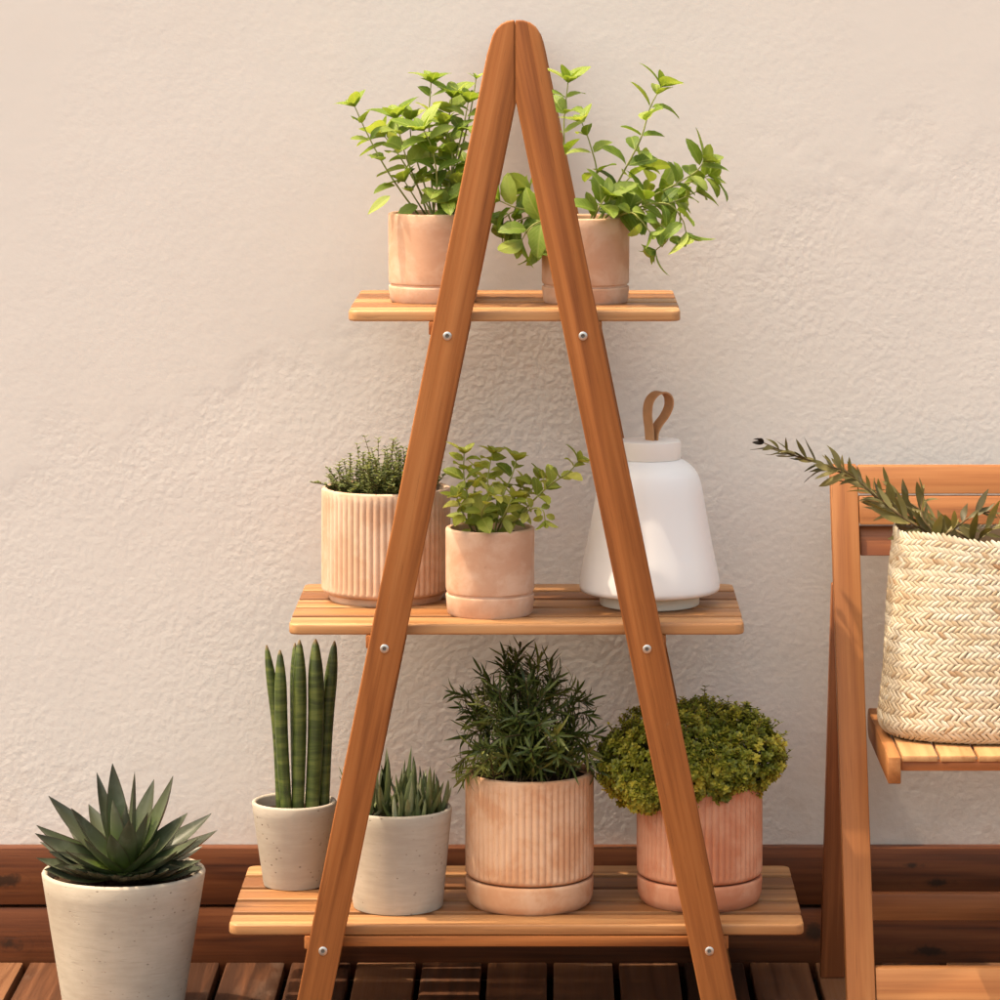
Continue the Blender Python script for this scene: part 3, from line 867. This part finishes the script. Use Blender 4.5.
# dark inner mass of old twigs that fills the cushion
mb = MB()
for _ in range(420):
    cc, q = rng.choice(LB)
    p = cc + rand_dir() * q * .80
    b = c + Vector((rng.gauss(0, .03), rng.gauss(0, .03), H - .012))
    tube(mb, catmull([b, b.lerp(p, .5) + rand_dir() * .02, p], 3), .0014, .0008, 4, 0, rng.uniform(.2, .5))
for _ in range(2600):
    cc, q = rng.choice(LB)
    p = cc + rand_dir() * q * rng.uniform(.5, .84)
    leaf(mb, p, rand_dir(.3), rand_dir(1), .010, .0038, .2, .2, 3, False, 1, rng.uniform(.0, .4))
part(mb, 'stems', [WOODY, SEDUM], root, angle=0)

# pot 7: speckled pot with cylindrical snake plant
c, r, Y = on_shelf(294.3, 891.5, Z3[0], 31)
root = thing('potted_snake_plant', 'round upright snake plant spears in a small speckled grey concrete pot behind the left leg', 'potted plant', c)
H = hh(800, Y, Z3[0]); r1 = LEN(42.5, Y)
mb = MB(); lathe(mb, pot_profile(r, r1, H, .0075, H - .020, rim=.0035), c, 72)
pot = part(mb, 'pot', CONC_GREY, root); soil_disc(root, c, r1 - .010, H - .020, pot)
def spear(root, base, tip, rad, lean):
    cur = catmull([base, base.lerp(tip, .5) + lean, tip], 14)
    vs = []; fs = []; gc = []; n = 20; m = len(cur); off = rnd3(6)
    for j, p in enumerate(cur):
        t = j / (m - 1)
        rr = rad * (0.86 + .14 * math.sin(PI * t * .8)) * (1 - max(0, (t - .72) / .28) ** 2.2 * .72)
        if j == m - 1: rr = rad * .12
        for i in range(n):
            a = 2 * PI * i / n
            q = rr * (1 + .035 * math.cos(a * 7 + off[0]))
            vs.append((p.x + q * math.cos(a), p.y + q * math.sin(a), p.z))
            gc.append((p.x + q * math.cos(a) + off[0], p.y + q * math.sin(a) + off[1], p.z + off[2]))
    for j in range(m - 1):
        for i in range(n):
            i2 = (i + 1) % n
            fs.append((j * n + i, j * n + i2, (j + 1) * n + i2, (j + 1) * n + i))
    fs.append(tuple((m - 1) * n + i for i in range(n)))
    mb = MB(); mb.add(vs, fs, 0, [(q // n) / (m - 1) for q in range(n * m)], gc)
    return part(mb, 'leaf', SPEAR, root)
for (tx, ty, bx, dy, rp, ln) in ((266.5, 645, 281, .005, 5.4, .006), (280, 650, 287, -.02, 6.4, -.003), (295, 643, 297, .012, 5.6, 0), (299.5, 640, 297.5, -.015, 7.0, .002), (315.5, 639, 311.5, -.01, 8.0, .004), (334.5, 641, 323, .01, 6.8, -.004)):
    b = P(bx, 800, Y + dy); b.z = Z3[0] + H - .028
    spear(root, b, P(tx, ty, Y + dy), LEN(rp, Y), Vector((ln, 0, 0)))

# pot 8: pale concrete pot with haworthia
c, r, Y = on_shelf(398, 916.5, Z3[0], 45)
root = thing('potted_haworthia', 'spiky grey-green succulent in a smooth cream concrete pot beside the left leg', 'potted plant', c)
H = hh(806, Y, Z3[0]); r1 = LEN(54, Y)
mb = MB(); lathe(mb, pot_profile(r, r1, H, .008, H - .022, rim=.0035), c, 72)
pot = part(mb, 'pot', CONC, root); soil_disc(root, c, r1 - .011, H - .022, pot)
def thick_leaf(mb, p, d, nrm, L, W, T, curl, seg=8, tone=.5, mi=0, wid=None):
    """fleshy pointed leaf: flat or hollow above, keeled below"""
    d = Vector(d).normalized(); s = d.cross(Vector(nrm)).normalized(); n = s.cross(d)
    ring = ((-1, .34), (-.5, .08), (0, -.02), (.5, .08), (1, .34), (.55, -.5), (0, -.75), (-.55, -.5))
    vs = []; fs = []; gc = []; pos = Vector(p); k = len(ring)
    for j in range(seg + 1):
        t = j / seg
        w = W * (wid(t) if wid else (.75 + .9 * t) * (1 - t) ** .72 * 1.05)
        if j == seg: w = W * .012
        th = T * (1 - t) ** .7 + .0003
        for (o, hgt) in ring:
            vs.append(pos + s * (o * w) + n * (hgt * (th if hgt < 0 else w * .9)))
            gc.append((t, o, 0))
        rot = Matrix.Rotation(curl / seg, 3, s); d = rot @ d; n = rot @ n
        pos = pos + d * (L / seg)
    for j in range(seg):
        for i in range(k):
            i2 = (i + 1) % k
            fs.append((j * k + i, j * k + i2, (j + 1) * k + i2, (j + 1) * k + i))
    mb.add(vs, fs, mi, tone, gc)
for (px, py, dy, sc, nl) in ((384, 812, -.02, 1.12, 15), (408, 812, -.045, .85, 14), (426, 811, -.02, .92, 14), (438, 810, .01, .72, 11), (412, 810, .03, 1.0, 13), (372, 812, .03, 1.05, 13), (396, 815, -.058, .5, 9), (420, 815, -.05, .5, 9), (366, 814, -.04, .7, 10)):
    mb = MB()
    b = P(px, py, Y + dy); b.z = Z3[0] + H - .012
    for i in range(nl):
        t = i / (nl - 1)
        a = i * 2.399 + rng.uniform(-.2, .2)
        el = R(22 + 58 * t) + rng.uniform(-.1, .1)
        d = Vector((math.cos(a) * math.cos(el), math.sin(a) * math.cos(el), math.sin(el)))
        L = sc * (.060 + .032 * t) * rng.uniform(.8, 1.2)
        tp = b + d * L * .9
        if math.hypot(tp.x - c.x, tp.y - c.y) > r1 * .86 and tp.z < c.z + H + .012: continue
        thick_leaf(mb, b + Vector((math.cos(a), math.sin(a), 0)) * .004, d, Vector((0, 0, 1)) - d * .1, L, .0068 * sc ** .5, .0055, .35 + rng.uniform(0, .3), 6, min(1, max(0, rng.gauss(.45, .25))))
    part(mb, 'rosette', HAW, root)

# ---------------------------------------------------------------- agave on the deck
Y = .155
c = Vector((PX(123.7, Y), Y, 0))
r1 = LEN(81.5, Y)
root = thing('potted_agave', 'large pointed agave rosette in a big pale concrete pot standing on the deck', 'potted plant', c)
H = PZ(869, Y); r0 = r1 - H * .153
mb = MB(); lathe(mb, pot_profile(r0, r1, H, .010, H - .020, rim=.0045), c, 96)
pot = part(mb, 'pot', CONC, root); soil_disc(root, c, r1 - .014, H - .020, pot)
ctr = Vector((PX(124, Y), Y, H - .001))
def aw(t): return (.66 + 1.30 * t - .60 * t * t) * (1 - t ** 1.7) ** .95
def agave_leaf(tipp, w_px, arch=.45, tone=.5, lift=0.0):
    """leaf from the heart to a tip position, arching outward and then up"""
    b = ctr + Vector((0, 0, lift))
    ch = tipp - b; L = ch.length
    hd = Vector((ch.x, ch.y, 0))
    if hd.length < .01: hd = Vector((.2, -1, 0))
    hd.normalize()
    b = b + hd * .010
    ch = tipp - b; L = ch.length * (1 + arch * arch / 24)
    sd = ch.normalized().cross(Vector((0, 0, 1)))
    if sd.length < .15: sd = hd.cross(Vector((0, 0, 1)))
    sd.normalize()
    d = Matrix.Rotation(-arch / 2, 3, sd) @ ch.normalized()
    nrm = sd.cross(d)
    if nrm.dot(hd) > 0 and nrm.z < 0: nrm = -nrm
    side = abs(ch.x) / max(.01, ch.length)
    nrm = (nrm + Vector((0, -1, 0)) * (.25 + .45 * side * rng.uniform(.4, 1.3))).normalized()
    mb = MB(); thick_leaf(mb, b, d, nrm, L, LEN(w_px, Y) * (.60 + .22 * side), .007, arch, 12, tone, 0, aw)
    part(mb, 'leaf', AGAVE, root, angle=50)
tl = [(113, 763, .03, 22, .15), (98, 772, .045, 15, .2), (135, 771, .0, 21, .1), (153, 779, .04, 22, .25), (173, 773, .01, 22, .5), (50, 794, .01, 24, .35), (70, 806, -.03, 23, .3), (90, 804, .07, 20, .2),
      (37, 823, .0, 20, .5), (33, 829, -.04, 22, .5), (188, 809, .0, 22, .45), (208, 809, .05, 18, .5), (218, 828, .01, 19, .5), (205, 834, -.05, 18, .5), (208, 857, -.06, 18, .6), (35, 855, -.02, 20, .7),
      (130, 820, -.10, 20, .2), (112, 800, -.03, 21, .1), (60, 850, -.10, 22, .6), (185, 850, -.10, 22, .6), (70, 870, -.11, 22, .65), (160, 872, -.125, 22, .6), (115, 877, -.135, 22, .6), (140, 877, -.135, 20, .6), (190, 866, -.10, 18, .7), (52, 866, -.08, 20, .7),
      (150, 800, .08, 22, .3), (120, 790, .09, 22, .2), (70, 820, .09, 22, .4), (180, 830, .09, 22, .4), (200, 845, .06, 20, .5), (45, 840, .07, 20, .5), (126, 806, -.02, 16, .05), (95, 875, -.13, 20, .6), (178, 868, -.11, 20, .6), (120, 845, .12, 22, .5), (145, 845, .12, 20, .5),
      (58, 866, -.10, 24, .6), (84, 873, -.125, 24, .6), (128, 879, -.138, 24, .6), (150, 875, -.132, 24, .6), (188, 866, -.10, 24, .6), (200, 862, -.06, 24, .6), (206, 862, -.01, 22, .7), (42, 862, -.02, 22, .7), (44, 848, -.06, 22, .6), (80, 838, -.09, 22, .4), (165, 836, -.08, 22, .4), (110, 835, -.10, 20, .3), (150, 812, -.05, 20, .2)]
for (px, py, dy, w, ar) in tl:
    agave_leaf(P(px, py, Y + dy), w, ar, rng.uniform(.3, .9), lift=max(0, (830 - py) * .0002))

# ---------------------------------------------------------------- lamp
zt = Z2[0]
c, r, Y = on_shelf(649.5, 612.5, zt, 50)
root = thing('table_lamp', 'white bell-shaped portable lamp with a leather loop, on the middle shelf', 'lamp', c)
rp = lambda n: LEN(n, Y)
zz = lambda py: PZ(py, Y) - zt
mb = MB()
lathe(mb, [(r * .6, 0), (r * .95, 0), (r * .99, .002), (r, .005), (r, zz(591)), (r * .6, zz(591))], c, 72)
part(mb, 'base', CERAM, root)
mb = MB()
sp = [(52, 590.4), (66.5, 590.4), (69.2, 589.2), (70.2, 586), (69.6, 579), (67.0, 564), (62.6, 543), (58.8, 523), (55.6, 505), (53.6, 493), (51.4, 482.5), (48.2, 473.5), (43, 466.5), (36.5, 461.5), (31.5, 459), (27, 458.2)]
spv = catmull([(a, b, 0) for a, b in sp[3:]], 4)
pr = [(rp(a), zz(b)) for a, b in sp[:3]] + [(rp(q.x), zz(q.y)) for q in spv]
lathe(mb, pr, c, 96)
part(mb, 'shade', OPAL, root, angle=60)
mb = MB()
lathe(mb, [(rp(26), zz(458.6)), (rp(30.6), zz(458.4)), (rp(31.4), zz(457)), (rp(31.4), zz(442.5)), (rp(31), zz(440.5)), (rp(30), zz(440)), (rp(10), zz(440))], c, 72)
part(mb, 'cap', CAPM, root)
# leather loop: a strap swept along a path, its flat side turned partly to the side
mb = MB()
path = [(650, 441, -.004), (649, 428, -.004), (647.5, 414, -.004), (649, 402, -.003), (654.5, 394.5, -.001), (662, 392.5, .002), (668, 396.5, .004), (669, 405, .005), (665, 415, .003), (658.5, 424, .001), (654.5, 432, 0), (653.5, 441, 0)]
cur = catmull([P(a, b, Y + d) for a, b, d in path], 5)
vs = []; fs = []
wdir = Vector((.62, -.78, 0.0)).normalized(); hw = .0105; th = .0013
for j, p in enumerate(cur):
    d = (cur[min(j + 1, len(cur) - 1)] - cur[max(j - 1, 0)]).normalized()
    w = (wdir - d * wdir.dot(d)).normalized(); n = d.cross(w)
    for (a, b2) in ((-1, -1), (1, -1), (1, 1), (-1, 1)): vs.append(p + w * hw * a + n * th * b2)
for j in range(len(cur) - 1):
    for i in range(4):
        i2 = (i + 1) % 4
        fs.append((j * 4 + i, j * 4 + i2, j * 4 + 4 + i2, j * 4 + 4 + i))
mb.add(vs, fs)
part(mb, 'strap', LEATHER, root)

# ---------------------------------------------------------------- folding chair
HC = PZ(465, .43)                        # chair height
xl0 = PX(829.6, .43); xl1 = xl0 + .0455
xmid = .722
mir = lambda x: 2 * xmid - x
chair = thing('folding_chair', 'slatted wooden folding chair against the wall with a straw basket on its seat', 'chair', (xmid, .25, 0))
def up_y(z): return .015 + .405 * z / HC           # front of the upright at height z
def shear_up(v): return Vector((v.x, v.y + up_y(v.z), v.z))
for sd in (0, 1):
    a, b = (xl0, xl1) if sd == 0 else (mir(xl1), mir(xl0))
    mb = MB(); box(mb, a, b, 0, .030, 0, HC, .003, 2, tone=.5, shear=shear_up)
    part(mb, 'upright', CHAIRWOOD, chair)
    # rear leg, folded out behind the upright
    zr = PZ(585, .36)
    mb = MB()
    xo = PX(820.5, .385); xi = xo + .040
    def sh(v, sd=sd):
        t = v.z / zr
        x = v.x + (.018) * t
        if sd: x = mir(x)
        return Vector((x, v.y + .385 + (.372 - .385) * t, v.z))
    box(mb, xo, xi, 0, .026, 0, zr, .003, 2, tone=.12, shear=sh)
    if sd: mb.f = [f[::-1] for f in mb.f]
    part(mb, 'rear_leg', ACACIA, chair)
# back rails
for (ya, yb, Yr, tn) in ((465.6, 492.3, .001, .75), (494.4, 521.3, .001, .5), (523.6, 551.3, .016, .05)):
    mb = MB()
    za, zb = PZ(ya, .42), PZ(yb, .42)
    box(mb, xl1 + .0008, mir(xl1) - .0008, Yr, Yr + .016, zb, za, .0025, 0, tone=tn, shear=shear_up)
    part(mb, 'back_rail', CHAIRWOOD if tn > .2 else ACACIA, chair)
mb = MB(); box(mb, xl1 + .0008, mir(xl1) - .0008, .004, .024, PZ(998, .06), PZ(969, .06), .0025, 0, tone=.7, shear=shear_up)
part(mb, 'stretcher', CHAIRWOOD, chair)
mb = MB(); box(mb, PX(820.5, .385) + .0425, mir(PX(820.5, .385) + .0425), .386, .406, PZ(921, .385), PZ(894, .385), .0025, 0, tone=.2)
part(mb, 'stretcher', ACACIA, chair)
# seat
ZS = PZ(757, .02)
sx0 = PX(888, .02); srw = LEN(13, .02)
for sd in (0, 1):
    a, b = (sx0, sx0 + srw) if sd == 0 else (mir(sx0 + srw), mir(sx0))
    mb = MB()
    ol = [(.018, ZS), (.018, ZS - .042), (.40, ZS - .042)]
    for k in range(9): t = -PI / 2 + PI * k / 8; ol.append((.40 + .024 * math.cos(t), ZS - .018 + .024 * math.sin(t)))
    ol[-1] = (.40, ZS + .006); ol.append((.38, ZS))
    prism(mb, ol, a, b, 0, .002, 1, tone=.75)
    part(mb, 'seat_rail', CHAIRWOOD, chair)
mb = MB()
swid = LEN(37.4, .03)
x = sx0 + srw + .0025; xe = mir(x)
n = 6; g2 = .004; w = (xe - x - g2 * (n - 1)) / n
for i in range(n):
    box(mb, x + i * (w + g2), x + i * (w + g2) + w, .022, .395, ZS - .0085, ZS + .0015, .002, 1, tone=rng.uniform(.6, .95))
part(mb, 'seat', ACACIA_SLAT, chair)
for (ya, yb) in ((.030, .052), (.36, .385)):
    mb = MB(); box(mb, sx0 + srw + .001, mir(sx0 + srw) - .001, ya, yb, ZS - .024, ZS - .0092, .002, 0, tone=.3)
    part(mb, 'cross_rail', ACACIA, chair)

# ---------------------------------------------------------------- basket
BZ0 = ZS + .0022
BZ1 = PZ(527.5, .20)
BH = BZ1 - BZ0
bc = Vector((.722, .205, BZ0))
basket = thing('woven_basket', 'tall oval straw basket woven in herringbone bands, standing on the chair seat', 'basket', bc)
def bsurf(u, v):
    """u around 0..1, v up 0..1 -> point, outward normal"""
    a = 2 * PI * u
    ca, sa = math.cos(a), math.sin(a)
    e = .80
    hw = (.203 - .030 * v ** 1.15) ; hd = .118 - .045 * v ** 1.3
    if v < .09:
        k = 1 - (1 - v / .09) ** 2
        f = .86 + .14 * math.sqrt(max(0, k)); hw *= f; hd *= (.80 + .20 * math.sqrt(max(0, k)))
    x = hw * (abs(ca) ** e) * (1 if ca >= 0 else -1)
    y = hd * (abs(sa) ** e) * (1 if sa >= 0 else -1)
    z = BH * v
    if v > .7: z += (v - .7) / .3 * (-.006 + .006 * math.cos(2 * a)) + (v - .7) / .3 * .004 * math.sin(5 * a)
    bul = 1 + .015 * math.sin(3 * a + 6 * v)
    return bc + Vector((x * bul, y * bul, z))
def bnorm(u, v):
    e = .002
    du = bsurf(u + e, v) - bsurf(u - e, v); dv = bsurf(u, min(1, v + e)) - bsurf(u, max(0, v - e))
    n = du.cross(dv)
    return (n.normalized() if n.length > 1e-12 else Vector((0, -1, 0))), du, dv
mb = MB()
# lining surface just inside the weave
nu, nv = 120, 24
vs = []; fs = []
for j in range(nv + 1):
    for i in range(nu):
        v = j / nv * .985 + .005
        n_, _, _ = bnorm(i / nu, v)
        vs.append(bsurf(i / nu, v) - n_ * .0035)
for j in range(nv):
    for i in range(nu):
        i2 = (i + 1) % nu
        fs.append((j * nu + i, j * nu + i2, (j + 1) * nu + i2, (j + 1) * nu + i))
mb.add(vs, fs, 0, .15)
mb.add([v for v in vs[:nu]], [tuple(range(nu - 1, -1, -1))], 0, .2)
# plaited bands: pairs of slanting strands that meet in a herringbone
NB = 17; per = 1.04
# arc-length parametrisation at mid height
us = [0]; prev = bsurf(0, .5); K = 1200
for i in range(1, K + 1):
    q = bsurf(i / K, .5); us.append(us[-1] + (q - prev).length); prev = q
tot = us[-1]
def u_at(s):
    s %= tot
    lo, hi = 0, K
    while hi - lo > 1:
        m_ = (lo + hi) // 2
        if us[m_] <= s: lo = m_
        else: hi = m_
    return (lo + (s - us[lo]) / max(1e-9, us[hi] - us[lo])) / K
NS = int(tot / .0098)
tau = PI * 2
for bnd in range(NB):
    btone = .62 + .10 * math.sin(bnd * 2.1)
    for half in (0, 1):
        for i in range(NS):
            s0 = tot * (i + .5 * half + rng.uniform(-.05, .05)) / NS
            vc = (bnd + (.27 if half == 0 else .77)) / NB
            vc = min(.985, max(.012, vc))
            u = u_at(s0); n_, du, dv = bnorm(u, vc)
            p = bsurf(u, vc)
            sx = du.normalized(); sv = n_.cross(sx).normalized()
            if sv.z < 0: sv = -sv
            ang = R(40) * (1 if half == 0 else -1) + rng.uniform(-.13, .13)
            d = sx * math.cos(ang) + sv * math.sin(ang)
            t = n_.cross(d).normalized()
            hl = .0116 * rng.uniform(.86, 1.14); hwid = .0034 * rng.uniform(.85, 1.15); hgt = .0010 * rng.uniform(.4, 1.6)
            rows = []
            vv = []; gg = []
            for jj, tt in enumerate((-1, -.6, 0, .6, 1)):
                wv = hwid * (1 - .45 * abs(tt) ** 2); hv = hgt * (1 - .95 * tt * tt) - .0012 * abs(tt)
                for (o, hx) in ((-1, -.35), (-.45, .8), (.45, .8), (1, -.35)):
                    vv.append(p + d * (hl * tt) + t * (wv * o) + n_ * (hv * hx if hx > 0 else hv + hgt * hx * .9 - .0008))
                    gg.append((tt + i * .7 + bnd * 3.1, o * .5 + i * .37, 0))
            ff = []
            for jj in range(4):
                for kk in range(3):
                    q = jj * 4 + kk
                    ff.append((q, q + 1, q + 5, q + 4))
            cl = mnoise.noise(Vector((s0 * 9, bnd * 1.7, 3.3)))
            tn = btone + .34 * cl + rng.gauss(0, .12) - (.30 if rng.random() < .10 else 0)
            mb.add(vv, ff, 0, min(1, max(0, tn)), gg)
part(mb, 'body', STRAW, basket, angle=0)

# ---------------------------------------------------------------- branches in the basket
br = thing('leafy_branch', 'dry olive-green leafy branch leaning out of the straw basket over the chair back', 'branch', P(960, 545, .22))
def branch(pts, leaves, r0, r1, name='twig', L0=.062, tone=.45, ends=True):
    mb = MB()
    cur = catmull([P(a, b, d) for a, b, d in pts], 10)
    tube(mb, cur, r0, r1, 7, 1, .5)
    m = len(cur)
    for i in range(leaves):
        t = .04 + .92 * i / leaves
        j = min(m - 2, int(t * (m - 1)))
        p = cur[j]; d = (cur[j + 1] - cur[j]).normalized()
        u = d.cross(Vector((.2, .95, .2))).normalized(); v = d.cross(u)
        a = i * 2.4 + rng.uniform(-.4, .4)
        o = u * math.cos(a) + v * math.sin(a) * .7
        L = L0 * (1 - .40 * t) * rng.uniform(.6, 1.25)
        leaf(mb, p, d * rng.uniform(.5, 1.3) + o * rng.uniform(.3, 1.1), o.cross(d).cross(o) * .2 + Vector((0, -.5, .8)), L, L * .108 * rng.uniform(.7, 1.4), rng.uniform(-.9, 1.0), .3, 8, False, 0, min(1, max(0, tone + rng.gauss(0, .25))), .9, .9, rng.uniform(-1.3, 1.3))
    if ends:
        for kk in range(5):
            leaf(mb, cur[-1], (cur[-1] - cur[-2]).normalized() + rand_dir() * .5, rand_dir(.5), .020, .0035, rng.uniform(.3, 1.6), .3, 6, False, 2, .1)
    return part(mb, name, [OLIVE, WOODY, DRY], br, angle=0)
DRY = foliage('withered_leaf', (0.020, 0.013, 0.008), (0.035, 0.024, 0.014), (0.06, 0.04, 0.022), .0, .7)
branch([(975, 548, .21), (930, 528, .23), (890, 508, .25), (855, 480, .26), (820, 464, .26), (790, 454, .25), (764, 443, .24)], 54, .0032, .0009)
branch([(960, 545, .20), (915, 525, .20), (880, 500, .21), (850, 474, .22), (828, 466, .22)], 42, .0026, .0010, tone=.5, ends=False)
branch([(985, 548, .22), (940, 522, .24), (905, 500, .25), (884, 484, .26)], 18, .0022, .0010, L0=.055, tone=.35, ends=False)
branch([(950, 548, .19), (925, 522, .20), (922, 505, .21), (924, 488, .21)], 12, .0020, .0010, L0=.05, tone=.25, ends=False)
branch([(930, 545, .17), (955, 528, .17), (972, 516, .18), (990, 512, .19), (1012, 516, .20)], 14, .0020, .0010, L0=.05, tone=.3, ends=False)
branch([(970, 548, .18), (990, 530, .17), (1020, 522, .18), (1060, 500, .18)], 18, .0020, .0010, L0=.06, tone=.3, ends=False)

# ---------------------------------------------------------------- light
sunv = Vector((-.47, -.045, 1.0)).normalized()      # towards the sun: left, a little in front of the wall, high
el = math.asin(sunv.z); az = math.atan2(sunv.x, sunv.y)
sd = bpy.data.lights.new('sun', 'SUN'); sd.energy = 2.0; sd.angle = R(0.5); sd.color = (0.69, 0.575, 0.44)
so = bpy.data.objects.new('sun', sd); COL.objects.link(so)
so.rotation_euler = sunv.to_track_quat('Z', 'Y').to_euler(); so.location = sunv * 8

w = bpy.data.worlds.new('World'); scene.world = w; w.use_nodes = True
nt = w.node_tree
bg = nt.nodes['Background']
sky = nt.nodes.new('ShaderNodeTexSky'); sky.sky_type = 'NISHITA'; sky.sun_disc = False
sky.sun_elevation = el; sky.sun_rotation = az; sky.dust_density = 6.0; sky.air_density = 1.0; sky.ozone_density = 1.0
mx = nt.nodes.new('ShaderNodeMix'); mx.data_type = 'RGBA'; mx.blend_type = 'MULTIPLY'; mx.inputs[0].default_value = 1.0
mx.inputs[7].default_value = (1.16, 1.05, 0.825, 1)        # camera white balance set for open shade
nt.links.new(sky.outputs[0], mx.inputs[6]); nt.links.new(mx.outputs[2], bg.inputs[0])
bg.inputs[1].default_value = 0.15

vs_ = scene.view_settings
vs_.view_transform = 'Standard'; vs_.look = 'None'; vs_.gamma = 1.0; vs_.exposure = 1.6
vs_.use_curve_mapping = False

# ---------------------------------------------------------------- camera
cd = bpy.data.cameras.new('camera'); cam = bpy.data.objects.new('camera', cd); COL.objects.link(cam)
cam.location = (0, -D, CAMH); cam.rotation_euler = (R(90), 0, 0)
cd.sensor_width = 36; cd.sensor_fit = 'HORIZONTAL'; cd.lens = 36 * F / 1000
cd.shift_x = (500 - VX) / 1000; cd.shift_y = -(500 - VY) / 1000
cd.clip_start = .05; cd.clip_end = 500
scene.camera = cam
scene.render.engine = 'CYCLES'
scene.cycles.max_bounces = 10; scene.cycles.diffuse_bounces = 6
